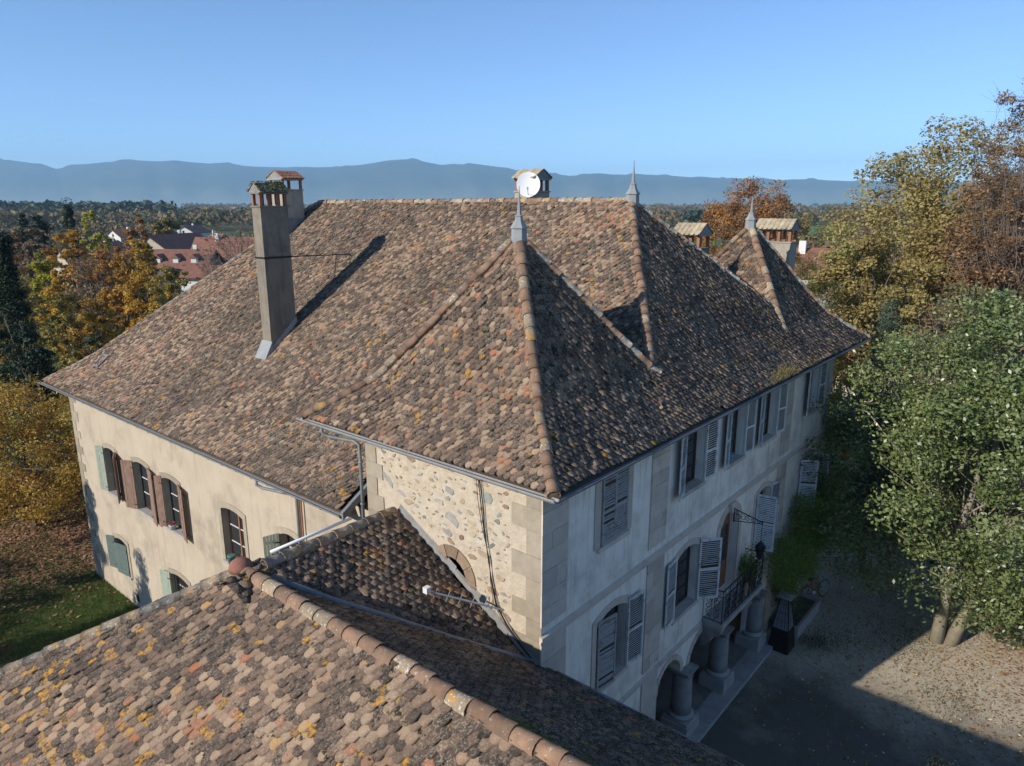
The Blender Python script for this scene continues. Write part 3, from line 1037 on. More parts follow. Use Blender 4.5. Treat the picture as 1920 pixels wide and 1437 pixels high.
def outline(a0, a1, z0, z1, rise, ell=False, n=9):
    zs, c, hw = z1 - rise, (a0 + a1) / 2, (a1 - a0) / 2
    P = [(a0, z0), (a1, z0)]
    for k in range(n + 1):
        t = math.pi * k / n if ell else None
        if rise <= 0:
            break
        a = c + hw * math.cos(t) if ell else a1 - 2 * hw * k / n
        z = zs + (rise * math.sin(t) if ell else rise * (1 - ((a - c) / hw) ** 2))
        P.append((a, z))
    if rise <= 0:
        P += [(a1, z1), (a0, z1)]
    return P


def wall(mp, outer, holes, depth, mat, name='wall'):
    polys = [[Vector((a, z, 0)) for a, z in outer]] + [[Vector((a, z, 0)) for a, z in h] for h in holes]
    flat = [p for q in polys for p in q]
    m = MB()
    m.v = [tuple(mp(p.x, 0, p.y)) for p in flat]
    m.f = [tuple(t) for t in tessellate_polygon(polys)]
    for h in holes:
        n = len(m.v)
        k = len(h)
        m.v += [tuple(mp(a, 0, z)) for a, z in h] + [tuple(mp(a, -depth, z)) for a, z in h]
        for i in range(k):
            j = (i + 1) % k
            m.f.append((n + i, n + j, n + k + j, n + k + i))
    return m.build(name, mat, manor)


def ring(mp, P, w, b0, b1, name, mat, parent, skip_bottom=True):
    # band of stone round an opening
    c = (sum(a for a, z in P) / len(P), sum(z for a, z in P) / len(P))
    a0, a1 = min(p[0] for p in P), max(p[0] for p in P)
    z0, z1 = min(p[1] for p in P), max(p[1] for p in P)
    Q = []
    for a, z in P:
        fa = (a1 - a0 + 2 * w) / (a1 - a0)
        fz = (z1 + w - z0) / (z1 - z0)
        Q.append((c0 := ((a0 + a1) / 2 + (a - (a0 + a1) / 2) * fa), z0 + (z - z0) * fz))
    m = MB()
    n = len(P)
    seq = list(range(1, n)) + [0] if skip_bottom else list(range(n)) + [0]
    for i, j in zip(seq, seq[1:]):
        m.quad_box([mp(P[i][0], b0, P[i][1]), mp(P[j][0], b0, P[j][1]), mp(Q[j][0], b0, Q[j][1]), mp(Q[i][0], b0, Q[i][1]),
                    mp(P[i][0], b1, P[i][1]), mp(P[j][0], b1, P[j][1]), mp(Q[j][0], b1, Q[j][1]), mp(Q[i][0], b1, Q[i][1])])
    return m.build(name, mat, parent)


def leaf_map(mp, hinge, sgn, deg, zb):
    # shutter leaf: s runs from the hinge, deg 0 = folded flat back on the wall away from the opening
    c, sn = math.cos(R(deg)), math.sin(R(deg))

    def f(s, b, z):
        return mp(hinge + sgn * (s * c - b * sn) * 1.0, 0.05 + s * sn + b * c, zb + z)
    return f


def louvre_shutter(mp, hinge, sgn, deg, w, z0, z1, mat, parent, arch=0.0, broken=0):
    iv, bk = -1, (-1 if deg < 90 else 1)
    f = leaf_map(mp, hinge, sgn, deg, z0)
    H = z1 - z0
    m = MB()
    st = 0.055
    m.mbox(f, 0.005, st, -0.018, 0.018, 0, H)
    m.mbox(f, w - st, w, -0.018, 0.018, 0, H - arch)
    for zz in (0, H * 0.47, H - 0.07 - arch):
        m.mbox(f, st, w - st, -0.017, 0.017, zz, zz + 0.075)
    g = random.Random(int(abs(hinge) * 100) + broken)
    n = int((H - 0.2) / 0.062)
    for i in range(n):
        zz = 0.085 + i * (H - 0.17 - arch) / n
        if abs(zz - H * 0.49) < 0.06:
            continue
        if broken and g.random() < 0.06:
            continue
        j = g.gauss(0, 0.008) if broken else g.gauss(0, 0.002)
        m.quad_box([f(st, -0.016 * iv, zz + 0.03), f(w - st, -0.016 * iv, zz + 0.03 + j), f(w - st, -0.008 * iv, zz + 0.038 + j), f(st, -0.008 * iv, zz + 0.038),
                    f(st, 0.012 * iv, zz), f(w - st, 0.012 * iv, zz + j), f(w - st, 0.018 * iv, zz + 0.008 + j), f(st, 0.018 * iv, zz + 0.008)])
    MB().mbox(f, st, w - st, *((0.0135 * bk, 0.0175 * bk)), 0.075, H - 0.07 - arch).build('slat_shadow', 'wood_dark', parent)  # dark sheet added to give the slat gaps their shadow
    return m.build('shutter', mat, parent)


def plank_shutter(mp, hinge, sgn, deg, w, z0, z1, mat, parent, arch=0.06):
    f = leaf_map(mp, hinge, sgn, deg, z0)
    H = z1 - z0
    m = MB()
    n = 5
    g = random.Random(int(hinge * 37))
    for i in range(n):
        s0, s1 = w * i / n + 0.004, w * (i + 1) / n - 0.004
        top = H - arch * (1 - (i / n))if sgn else H
        o = g.gauss(0, 0.003)
        m.quad_box([f(s0, -0.015 + o, g.uniform(0, 0.02)), f(s1, -0.015 + o, g.uniform(0, 0.02)), f(s1, 0.015 + o, 0), f(s0, 0.015 + o, 0),
                    f(s0, -0.015 + o, H - arch * (i / n) ** 2), f(s1, -0.015 + o, H - arch * ((i + 1) / n) ** 2), f(s1, 0.015 + o, H - arch * ((i + 1) / n) ** 2), f(s0, 0.015 + o, H - arch * (i / n) ** 2)])
    for zz in (0.18, H - 0.35):
        m.mbox(f, 0.0, w - 0.02, -0.035, -0.016, zz, zz + 0.10)
    o = m.build('shutter', mat, parent)
    h = MB()
    for zz in (0.2, H - 0.33):
        h.mbox(f, -0.03, 0.16, 0.016, 0.024, zz, zz + 0.035)
    h.build('hinge', 'iron', parent)
    return o


def window(mp, a0, a1, z0, z1, rise, depth=0.26, frame='wood_dark', cols=2, rows=3, glass='glass_shade', sill='stone_trim', surround='stone_trim', sw=0.17, door=False):
    P = outline(a0, a1, z0, z1, rise)
    m = MB()
    b0, b1 = -depth - 0.02, -depth + 0.03
    fr = 0.06
    m.mbox(mp, a0, a0 + fr, b0, b1, z0, z1 - rise)
    m.mbox(mp, a1 - fr, a1, b0, b1, z0, z1 - rise)
    m.mbox(mp, a0 + fr, a1 - fr, b0, b1, z0, z0 + fr + (0.7 if door else 0))
    m.prism(mp, [(a0 + fr, z1 - rise - 0.05), (a1 - fr, z1 - rise - 0.05)] + [p for p in outline(a0 + fr, a1 - fr, z0, z1, rise)[2:]] if rise > 0 else
            [(a0 + fr, z1 - fr), (a1 - fr, z1 - fr), (a1 - fr, z1), (a0 + fr, z1)], b0, b1)
    zb, zt = z0 + fr + (0.7 if door else 0), z1 - max(rise, 0) - 0.05
    c = (a0 + a1) / 2
    m.mbox(mp, c - 0.04, c + 0.04, b0, b1 + 0.01, zb, zt)
    w = m.build('window', frame, manor)
    for i in range(cols):
        for j in range(rows):
            p0 = a0 + fr + (a1 - a0 - 2 * fr) * i / cols + 0.02
            p1 = a0 + fr + (a1 - a0 - 2 * fr) * (i + 1) / cols - 0.02
            q0 = zb + (zt - zb) * j / rows + 0.014
            q1 = zb + (zt - zb) * (j + 1) / rows - 0.014
            MB().mbox(mp, p0, p1, b0 + 0.015, b0 + 0.022, q0, q1).build('pane', glass, w)
    mm = MB()
    for j in range(1, rows):
        q = zb + (zt - zb) * j / rows
        mm.mbox(mp, a0 + fr, c - 0.04, b0 + 0.01, b1 - 0.005, q - 0.014, q + 0.014)
        mm.mbox(mp, c + 0.04, a1 - fr, b0 + 0.01, b1 - 0.005, q - 0.014, q + 0.014)
    if rows > 1:
        mm.build('glazing_bar', 'paint_white' if mp is mpW1 else frame, w)
    if surround:
        ring(mp, P, sw, 0.002, 0.03, 'surround', surround, w)
    if sill:
        MB().mbox(mp, a0 - 0.12, a1 + 0.12, -depth + 0.02, 0.075, z0 - 0.10, z0 + 0.012).build('sill', sill, w)
    return w


# --- front wall openings
UP = [(2.13, 3.24, 7.98, 9.68), (6.19, 7.35, 7.98, 9.70), (9.05, 10.15, 7.96, 9.68), (11.65, 12.85, 7.96, 9.68), (16.1, 17.15, 7.95, 9.68)]
MID = [(2.1, 3.45, 4.2, 6.17), (6.03, 7.4, 4.25, 6.22), (11.7, 12.95, 4.25, 6.22), (15.95, 17.2, 4.3, 6.2)]
DOOR = (8.85, 10.3, 3.42, 6.38)
holes = [outline(*w, 0.05) for w in UP] + [outline(*w, 0.2) for w in MID] + [outline(*DOOR, 0.72, True)]
arch = lambda x0, x1, zs, rise, n=10: [((x0 + x1) / 2 - (x1 - x0) / 2 * math.cos(math.pi * k / n), zs + rise * math.sin(math.pi * k / n)) for k in range(n + 1)]
A1, A2, A3 = arch(5.32, 6.72, 2.2, 0.68), arch(7.28, 9.34, 2.2, 0.72), arch(9.86, 12.22, 2.2, 0.72)
loggia = [(12.22, 0.12), (5.32, 0.12)] + A1 + A2 + A3
holes.append(loggia[::-1])
wf = wall(mpS, [(0, -0.6), (FX, -0.6), (FX, 10.03), (0, 10.03)], holes, 0.34, 'plaster_grey')
wf['label'] = 'grey stained plaster wall of the shaded front'
wy = wall(mpW0, [(0, -0.6), (5.45, -0.6), (5.45, 10.03), (0, 10.03)], [[(2.55 + 0.46 * math.cos(t), 7.25 + 0.5 * math.sin(t)) for t in np.linspace(0, 2 * math.pi, 16, endpoint=False)]], 0.3, 'mortar')
wy['label'] = 'sunlit rubble wall of the pavilion in cream mortar'
WW = [(24.25, 25.5, 2.85, 5.05), (21.1, 22.45, 2.86, 5.12), (18.45, 19.8, 2.86, 5.08), (13.72, 15.2, 2.95, 5.12), (24.45, 25.75, -1.1, 0.6), (18.6, 20.15, -1.1, 0.78), (10.35, 11.4, 4.1, 5.3)]
ww = wall(mpW1, [(5.45, -3.4), (28.95, -3.4), (28.95, 7.3), (5.45, 7.3)], [outline(*w, 0.13) for w in WW], 0.32, 'plaster_cream')
ww['label'] = 'long sunlit cream plaster wall'
m = MB()
m.poly([(0, 5.45, -3), (WM, 5.45, -3), (WM, 5.45, 10.03), (0, 5.45, 10.03)])
m.poly([(WM, 28.95, -3.4), (FX, 28.95, -3.4), (FX, 28.95, 7.3), (WM, 28.95, 7.3)])
m.poly([(FX, 0, -3.4), (FX, 28.95, -3.4), (FX, 28.95, 8.0), (FX, 7, 8.4), (FX, 7, 10.03), (FX, 0, 10.03)])
m.build('wall', 'plaster_cream', manor)

# --- loggia behind the arches
m = MB()
m.box((5.0, 2.6, -0.3), (12.6, 2.8, 3.2))
m.box((4.9, 0.35, -0.3), (5.0, 2.6, 3.2))
m.box((12.6, 0.35, -0.3), (12.7, 2.6, 3.2))
m.box((5.0, 0.35, 3.05), (12.6, 2.6, 3.2))
lg = m.build('loggia_wall', 'loggia_ochre', manor)
MB().box((9.0, 2.52, 0.16), (10.2, 2.595, 2.5)).build('door', 'wood_dark', manor)
m = MB()
m.box((5.0, -0.05, -0.2), (12.6, 2.6, 0.13))
m.build('loggia_floor', 'paving', manor)
xs_ = [5.05, 7.7, 10.35, 13.05]
for i in range(3):
    MB().box((xs_[i], -0.68, -0.2), (xs_[i + 1] - 0.012, -0.06, 0.15)).build('step_stone', 'platform_stone', manor)

# --- pilasters and quoins, stone by stone
g = random.Random(4)


def stack(mp, a0, a1, z0, z1, b, mat, parent, hmin=0.36, hmax=0.5, alt=None, avoid=()):
    z = z0
    k = 0
    while z < z1 - 0.1:
        h = min(g.uniform(hmin, hmax), z1 - z)
        if z1 - z - h < 0.15:
            h = z1 - z
        lo, hi = a0, a1
        if alt:
            if k % 2:
                hi = a0 + alt if alt > 0 else hi
                lo = a1 + alt if alt < 0 else lo
        spl = [(lo, hi)]
        if not alt and k % 2 == 0 and hi - lo > 0.7:
            c = lo + (hi - lo) * g.uniform(0.35, 0.65)
            spl = [(lo, c), (c, hi)]
        for l, r_ in spl:
            o = MB()
            bb = b + g.uniform(-0.004, 0.004)
            e = 0.004
            o.prism(mp, [(l + e, z + e), (r_ - e, z + e), (r_ - e, z + h - e), (l + e, z + h - e)], 0.002, bb)
            o.build('quoin_stone', mat, parent)
        z += h
        k += 1


for (a0, a1) in ((-0.03, 0.86), (4.4, 5.28), (13.5, 14.4), (18.0, FX + 0.03)):
    stack(mpS, a0, a1, 7.0, 9.98, 0.035, 'stone_trim', wf)
    stack(mpS, a0, a1, 3.4, 6.62, 0.035, 'stone_trim', wf)
    stack(mpS, a0, a1, -0.2, 3.12, 0.035, 'stone_trim', wf)
stack(mpW0, -0.03, 0.78, 5.3, 9.98, 0.022, 'stone_warm', wy, 0.38, 0.56, alt=0.42)
stack(mpW0, 4.85, 5.47, 7.3, 9.98, 0.022, 'stone_warm', wy, 0.34, 0.5, alt=-0.4)
stack(mpW1, 28.2, 28.97, -2.9, 7.2, 0.02, 'stone_warm', ww, 0.36, 0.5, alt=-0.4)
# string courses
for (z, h, b) in ((6.62, 0.2, 0.085), (3.12, 0.17, 0.07)):
    m = MB()
    x_end = FX + 0.1
    prof = [(0.004, z), (b * 0.5, z), (b * 0.6, z + h * 0.35), (b, z + h * 0.55), (b, z + h * 0.85), (0.004, z + h)]
    spans = [(-0.06, x_end)] if z > 5 else [(-0.06, 7.9), (11.35, x_end)]
    for s0, s1 in spans:
        n = len(m.v)
        m.v += [mpS(s0, b_, z_) for b_, z_ in prof] + [mpS(s1, b_, z_) for b_, z_ in prof]
        k = len(prof)
        for i in range(k):
            m.f.append((n + i, n + (i + 1) % k, n + k + (i + 1) % k, n + k + i))
        m.f.append(tuple(range(n, n + k))[::-1])
        m.f.append(tuple(range(n + k, n + 2 * k)))
    m.build('string_course', 'stone_trim', manor)
# arch bands of the loggia
for P in (A1, A2, A3):
    c = (P[0][0] + P[-1][0]) / 2
    hw = (P[-1][0] - P[0][0]) / 2
    n = 9
    for k in range(n):
        t0, t1 = math.pi * k / n + 0.01, math.pi * (k + 1) / n - 0.01
        q = [(c - hw * math.cos(t), 2.2 + 0.7 * math.sin(t)) for t in (t0, t1)]
        o_ = [(c - (hw + 0.17) * math.cos(t), 2.2 + 0.86 * math.sin(t)) for t in (t1, t0)]
        MB().prism(mpS, q + o_, 0.003, 0.03).build('arch_stone', 'stone_trim', wf)

# --- rubble stones set in the pavilion wall
g2 = random.Random(9)
placed = []
tries = 0
while len(placed) < 135 and tries < 12000:
    tries += 1
    a, z = g2.uniform(0.85, 4.85), g2.uniform(6.3, 9.9)
    s_ = g2.choice([0.04, 0.05, 0.06, 0.07, 0.09, 0.12, 0.16, 0.2]) * g2.uniform(0.75, 1.2)
    if z < 6.2 + 0.56 * a + 0.1 or math.hypot(a - 2.55, z - 7.25) < 0.78 + s_:
        continue
    if any(math.hypot(a - p[0], (z - p[1]) * 1.3) < s_ + p[2] + 0.025 for p in placed):
        continue
    placed.append((a, z, s_))
    n = g2.randint(6, 8)
    ea, tl = g2.uniform(1.0, 2.6), g2.gauss(0, 0.35)
    P = []
    for k in range(n):
        t = 2 * math.pi * k / n
        r_ = s_ * g2.uniform(0.55, 1.2)
        u, v = r_ * math.cos(t) * ea * 0.8, r_ * math.sin(t) * 0.75
        P.append((a + u * math.cos(tl) - v * math.sin(tl), z + u * math.sin(tl) + v * math.cos(tl)))
    m = MB()
    Q = [(a + (p[0] - a) * 0.82, z + (p[1] - z) * 0.82) for p in P]
    m.v = [mpW0(p[0], -0.01, p[1]) for p in P] + [mpW0(p[0], 0.008 + g2.uniform(0, 0.016), p[1]) for p in Q]
    for i in range(n):
        j = (i + 1) % n
        m.f.append((i, j, n + j, n + i))
    m.f.append(tuple(range(n, 2 * n)))
    m.build('stone', g2.choice(['rubble_tan', 'rubble_tan', 'rubble_grey', 'rubble_grey', 'rubble_green', 'rubble_brown']), wy)
# round window ring, built of wedge stones
for k in range(10):
    t0, t1 = 2 * math.pi * k / 10 + 0.02, 2 * math.pi * (k + 1) / 10 - 0.02
    cc = lambda r_, t: (2.55 + r_ * math.cos(t), 7.25 + (r_ + 0.04) * math.sin(t))
    MB().prism(mpW0, [cc(0.46, t0), cc(0.46, (t0 + t1) / 2), cc(0.46, t1), cc(0.74, t1), cc(0.74, (t0 + t1) / 2), cc(0.74, t0)], 0.004, 0.03).build('arch_stone', 'rubble_brown', wy)
m = MB()
m.prism(mpW0, [(2.55 + 0.5 * math.cos(t), 7.25 + 0.54 * math.sin(t)) for t in np.linspace(0, 2 * math.pi, 16, endpoint=False)], -0.26, -0.24)
ow = m.build('window', 'glass_shade', manor)
m = MB()
m.mbox(mpW0, 2.53, 2.57, -0.235, -0.20, 6.76, 7.74)
m.mbox(mpW0, 2.1, 3.0, -0.235, -0.20, 7.23, 7.27)
m.build('glazing_bar', 'iron', ow)
# mortar flashing where the small roof meets the wall
m = MB()
gm = random.Random(8)
for i in range(16):
    ya, yb = 0.05 + 4.2 * i / 16, 0.05 + 4.2 * (i + 1) / 16
    za, zb = 6.06 + 0.56 * (ya - 0.05), 6.06 + 0.56 * (yb - 0.05)
    e0, e1 = 0.10 + gm.uniform(-0.02, 0.03), 0.14 + gm.uniform(-0.03, 0.03)
    m.quad_box([(-e0, ya, za), (0.0, ya, za), (0, yb, zb), (-e0, yb, zb), (-0.05, ya, za + 0.09), (-0.001, ya, za + e1), (-0.001, yb, zb + e1), (-0.05, yb, zb + 0.09)])
m.build('mortar_flashing', 'stone_grey', manor)

# --- front windows and shutters
w = window(mpS, *UP[0], 0.05, depth=0.2, sw=0.24)
louvre_shutter(mpS, 2.135, -1, 178, 0.55, 7.99, 9.66, 'shutter_worn', w, broken=1)
louvre_shutter(mpS, 3.235, 1, 182, 0.55, 7.99, 9.66, 'shutter_worn', w, broken=2)
for i, (dl, dr) in zip((1, 2, 3, 4), ((14, 6), (12, 5), (10, 7), (14, 6))):
    w = window(mpS, *UP[i], 0.05, rows=4)
    louvre_shutter(mpS, UP[i][0] - 0.02, -1, dl, 0.6, 7.98, 9.72, 'shutter_grey', w)
    louvre_shutter(mpS, UP[i][1] + 0.02, 1, dr, 0.6, 7.98, 9.72, 'shutter_grey', w)
    if i == 1:
        MB().mbox(mpS, 6.3, 6.62, -0.23, -0.21, 8.08, 9.5).build('curtain', 'curtain', w)
w = window(mpS, *MID[0], 0.2)
louvre_shutter(mpS, 2.12, -1, 172, 0.66, 4.22, 6.08, 'shutter_worn', w, 0.0, broken=3)
louvre_shutter(mpS, 3.47, 1, 7, 0.66, 4.2, 6.14, 'shutter_grey', w, 0.05)
w = window(mpS, *MID[1], 0.2, rows=4)
louvre_shutter(mpS, 6.01, -1, 5, 0.62, 4.25, 6.22, 'shutter_grey', w, 0.05)
louvre_shutter(mpS, 7.42, 1, 38, 0.68, 4.25, 6.22, 'shutter_grey', w, 0.05, broken=4)
w = window(mpS, *MID[2], 0.2, rows=4)
louvre_shutter(mpS, 11.68, -1, 100, 0.64, 4.25, 6.2, 'shutter_grey', w, 0.0)
louvre_shutter(mpS, 12.97, 1, 8, 0.64, 4.25, 6.2, 'shutter_grey', w, 0.05)
w = window(mpS, *MID[3], 0.2, rows=4)
louvre_shutter(mpS, 15.93, -1, 120, 0.64, 4.3, 6.2, 'shutter_grey', w, 0.0)
louvre_shutter(mpS, 17.22, 1, 75, 0.64, 4.3, 6.2, 'shutter_grey', w, 0.05)
# balcony door under a round arch
P = outline(*DOOR, 0.72, True)
m = MB()
c = (DOOR[0] + DOOR[1]) / 2
m.mbox(mpS, DOOR[0], DOOR[1], -0.33, -0.28, DOOR[2], 4.35)
for a in (DOOR[0], c - 0.05, DOOR[1] - 0.09):
    m.mbox(mpS, a, a + 0.09, -0.33, -0.27, 4.35, 5.66)
m.prism(mpS, [(a, z) for a, z in outline(DOOR[0], DOOR[1], 5.6, DOOR[3], 0.72, True)], -0.33, -0.285)
dr = m.build('balcony_door', 'wood_orange', manor)
for i in range(2):
    for j in range(3):
        p0 = DOOR[0] + 0.1 + i * 0.67
        MB().mbox(mpS, p0, p0 + 0.54, -0.315, -0.305, 4.37 + j * 0.41, 4.37 + j * 0.41 + 0.385).build('pane', 'glass_shade', dr)
ring(mpS, P, 0.2, 0.002, 0.035, 'surround', 'stone_trim', dr)
MB().prism(mpS, [(c - 0.13, 6.3), (c + 0.13, 6.3), (c + 0.2, 6.62), (c - 0.2, 6.62)], 0.004, 0.13).build('keystone', 'stone_trim', dr)

# --- west windows
GL = dict(surround='stone_warm', sill='platform_stone', sw=0.2)
w = window(mpW1, *WW[0], 0.13, **GL)
plank_shutter(mpW1, 25.52, 1, 8, 0.66, 2.85, 5.0, 'shutter_green', w)
plank_shutter(mpW1, 24.23, -1, 28, 0.66, 2.85, 5.05, 'wood_brown', w)
w = window(mpW1, *WW[1], 0.13, **GL)
plank_shutter(mpW1, 22.47, 1, 18, 0.68, 2.85, 5.05, 'wood_brown', w)
plank_shutter(mpW1, 21.08, -1, 10, 0.68, 2.72, 5.1, 'wood_brown', w)
w = window(mpW1, *WW[2], 0.13, **GL)
plank_shutter(mpW1, 19.82, 1, 16, 0.4, 2.85, 5.05, 'wood_brown', w)
plank_shutter(mpW1, 18.43, -1, 14, 0.7, 2.85, 5.05, 'wood_brown', w)
w = window(mpW1, *WW[3], 0.13, frame='wood_orange', **GL)
w = window(mpW1, *WW[4], 0.13, **GL)
plank_shutter(mpW1, 25.77, 1, 12, 0.62, -1.1, 0.55, 'shutter_teal', w)
plank_shutter(mpW1, 24.47, -1, 172, 0.98, -1.08, 0.46, 'shutter_teal', w)
w = window(mpW1, *WW[5], 0.13, **GL)
plank_shutter(mpW1, 20.17, 1, 10, 0.66, -1.1, 0.7, 'shutter_green', w)
m = MB()
for a in np.linspace(18.7, 20.05, 8):
    m.tube([mpW1(a, -0.08, -1.1), mpW1(a, -0.08, 0.75)], 0.012, 5)
m.build('window_bars', 'iron', w)
w = window(mpW1, *WW[6], 0.13, rows=2, **GL)
plank_shutter(mpW1, 11.42, 1, 60, 0.5, 4.1, 5.2, 'shutter_green', w)
MB().mbox(mpW1, 23.9, 24.15, -0.002, 0.012, -2.2, -1.85).build('cellar_vent', 'iron', manor)

# --- columns
for x in (7.0, 9.6, 12.5):
    c = (x, 0.02, 0.15)
    m = MB()
    m.lathe(c, [(0.31, 0.56), (0.31, 0.9), (0.295, 1.5), (0.27, 1.86)], 20)
    cl = m.build('column', 'stone_grey', manor, True)
    m = MB()
    m.lathe(c, [(0.43, 0.0), (0.43, 0.36), (0.40, 0.37), (0.40, 0.45)], 4, True)
    m.build('plinth', 'platform_stone', cl)
    m = MB()
    m.lathe(c, [(0.35, 0.45), (0.39, 0.48), (0.395, 0.52), (0.37, 0.56), (0.31, 0.59)], 20)
    m.build('base_moulding', 'platform_stone', cl, True)
    m = MB()
    m.lathe(c, [(0.27, 1.78), (0.30, 1.80), (0.30, 1.83), (0.275, 1.85), (0.30, 1.92), (0.34, 1.96)], 20)
    m.lathe(c, [(0.31, 1.96), (0.33, 2.0), (0.33, 2.06)], 4, True)
    m.build('capital', 'stone_grey', cl)

# --- balcony
BX0, BX1, BD = 8.0, 11.22, 0.66
m = MB()
m.box((BX0, -BD, 3.18), (BX1, 0.0, 3.33))
m.box((BX0 + 0.05, -BD + 0.05, 3.10), (BX1 - 0.05, 0.0, 3.18))
bal = m.build('balcony', 'platform_stone', manor)
S_ = [(0.0, 3.1), (BD - 0.06, 3.1), (BD - 0.06, 2.98), (BD - 0.12, 2.90), (BD - 0.26, 2.86), (BD - 0.34, 2.78), (BD - 0.38, 2.62), (0.08, 2.42), (0.0, 2.38)]
for x in (BX0 + 0.06, 10.86):
    m = MB()
    m.prism(lambda a, b, z: (x + b, -a, z), S_, 0.0, 0.3)
    m.build('corbel', 'stone_grey', bal)


def spiral(cx, cz, r0, turns, sgn, start, n=16):
    return [(cx + (r0 * (1 - 0.75 * k / n)) * math.cos(start + sgn * turns * 2 * math.pi * k / n), cz + (r0 * (1 - 0.75 * k / n)) * math.sin(start + sgn * turns * 2 * math.pi * k / n)) for k in range(n + 1)]


def rail_panel(f, L, n):
    m = MB()
    z0, z1 = 3.36, 4.42
    for zz, r_ in ((3.38, 0.013), (4.22, 0.011), (4.42, 0.02)):
        m.tube([f(0, zz), f(L, zz)], r_, 5)
    for i in range(n + 1):
        m.tube([f(L * i / n, z0 - 0.03), f(L * i / n, z1)], 0.013, 5)
    w_ = L / n
    for i in range(n):
        c = L * (i + 0.5) / n
        q = w_ * 0.22
        for sx in (-1, 1):
            for (cz, st, sg) in ((3.58, math.pi / 2, 1), (3.80, -math.pi / 2, -1), (4.02, math.pi / 2, 1)):
                pts = spiral(c + sx * q, cz, min(0.12, w_ * 0.22), 1.3, sg * sx, st)
                m.tube([f(a, z) for a, z in pts], 0.0095, 4)
            m.tube([f(c + sx * q * 0.3, 3.40), f(c + sx * q * 1.6, 3.65), f(c + sx * q * 0.2, 3.92), f(c + sx * q * 1.2, 4.2)], 0.009, 4)
        for k in range(2):
            m.tube([f(c + sx2, z) for sx2, z in [(0.06 * math.cos(t) + (k - 0.5) * w_ * 0.5, 4.32 + 0.06 * math.sin(t)) for t in np.linspace(0, 6.28, 9)]], 0.008, 4)
    return m


rail_panel(lambda a, z: (BX0 + 0.06, -a - 0.0, z), BD - 0.06, 1).build('railing', 'iron', bal)
rail_panel(lambda a, z: (BX1 - 0.06, -a - 0.0, z), BD - 0.06, 1).build('railing', 'iron', bal)
m = rail_panel(lambda a, z: (BX0 + 0.06 + a, -(BD - 0.06) - 0.10 * math.sin(max(0, min(1, (4.42 - z) / 1.0)) * math.pi) * 0.5, z), BX1 - BX0 - 0.12, 6)
m.build('railing', 'iron', bal)
m = MB()
m.prism(lambda a, b, z: (a, -(BD - 0.0) - b, z), [(9.6 + 0.14 * math.cos(t), 3.86 + 0.24 * math.sin(t)) for t in np.linspace(0, 6.28, 14, endpoint=False)], 0.03, 0.05)
m.build('railing_medallion', 'wood_brown', bal)


# --- chimneys
def cap_tiles(parent, x0, x1, y0, y1, z0, rise, axis, mat, over=0.12):
    # little gable roof of flat tiles; the ridge runs along axis
    g = random.Random(int(x0 * 31 + y0))
    m = MB()
    if axis == 'x':
        c = (y0 + y1) / 2
        m.prism(lambda a, b, z: (b, a, z), [(y0 - over, z0), (y1 + over, z0), (c, z0 + rise)], x0 - 0.02, x1 + 0.02)
    else:
        c = (x0 + x1) / 2
        m.prism(lambda a, b, z: (a, b, z), [(x0 - over, z0), (x1 + over, z0), (c, z0 + rise)], y0 - 0.02, y1 + 0.02)
    cap = m.build('cap', 'stone_grey', parent)
    return cap


def cap_tile_rows(cap_parent, x0, x1, y0, y1, z0, rise, axis, mat, over=0.16, rows=3):
    g = random.Random(int(x0 * 13 + y0 * 7))
    l0, l1 = (x0, x1) if axis == 'x' else (y0, y1)
    c0, c1 = (y0, y1) if axis == 'x' else (x0, x1)
    c = (c0 + c1) / 2
    hw = (c1 - c0) / 2 + over
    n = max(3, int((l1 - l0 + 0.12) / 0.2))
    for sd in (-1, 1):
        for r_ in range(rows):
            for i in range(n):
                t0, t1 = 1 - r_ / rows, 1 - (r_ + 1.35) / rows
                t1 = max(t1, 0.0)
                a0 = l0 - 0.06 + (l1 - l0 + 0.12) * i / n + g.uniform(0, 0.012)
                a1 = l0 - 0.06 + (l1 - l0 + 0.12) * (i + 1) / n - g.uniform(0, 0.012)
                m = MB()
                pz = lambda t: z0 + rise * (1 - t)
                lift = 0.035 + g.uniform(0, 0.02)
                P = []
                for (a, t, dz) in ((a0, t0 - 0.06, lift), ((a0 * 0.75 + a1 * 0.25), t0 + 0.03, lift), ((a0 * 0.25 + a1 * 0.75), t0 + 0.03, lift), (a1, t0 - 0.06, lift), (a1, t1, 0.015), (a0, t1, 0.015)):
                    P.append((a, c + sd * hw * t, pz(t) + dz))
                W = lambda p, d: ((p[0], p[1], p[2] - d) if axis == 'x' else (p[1], p[0], p[2] - d))
                k = len(P)
                m.v = [W(p, 0) for p in P] + [W(p, 0.028) for p in P]
                m.f = [tuple(range(k)), tuple(range(k, 2 * k))[::-1]] + [(j, (j + 1) % k, k + (j + 1) % k, k + j) for j in range(k)]
                m.build('cap_tile', mat, cap_parent)


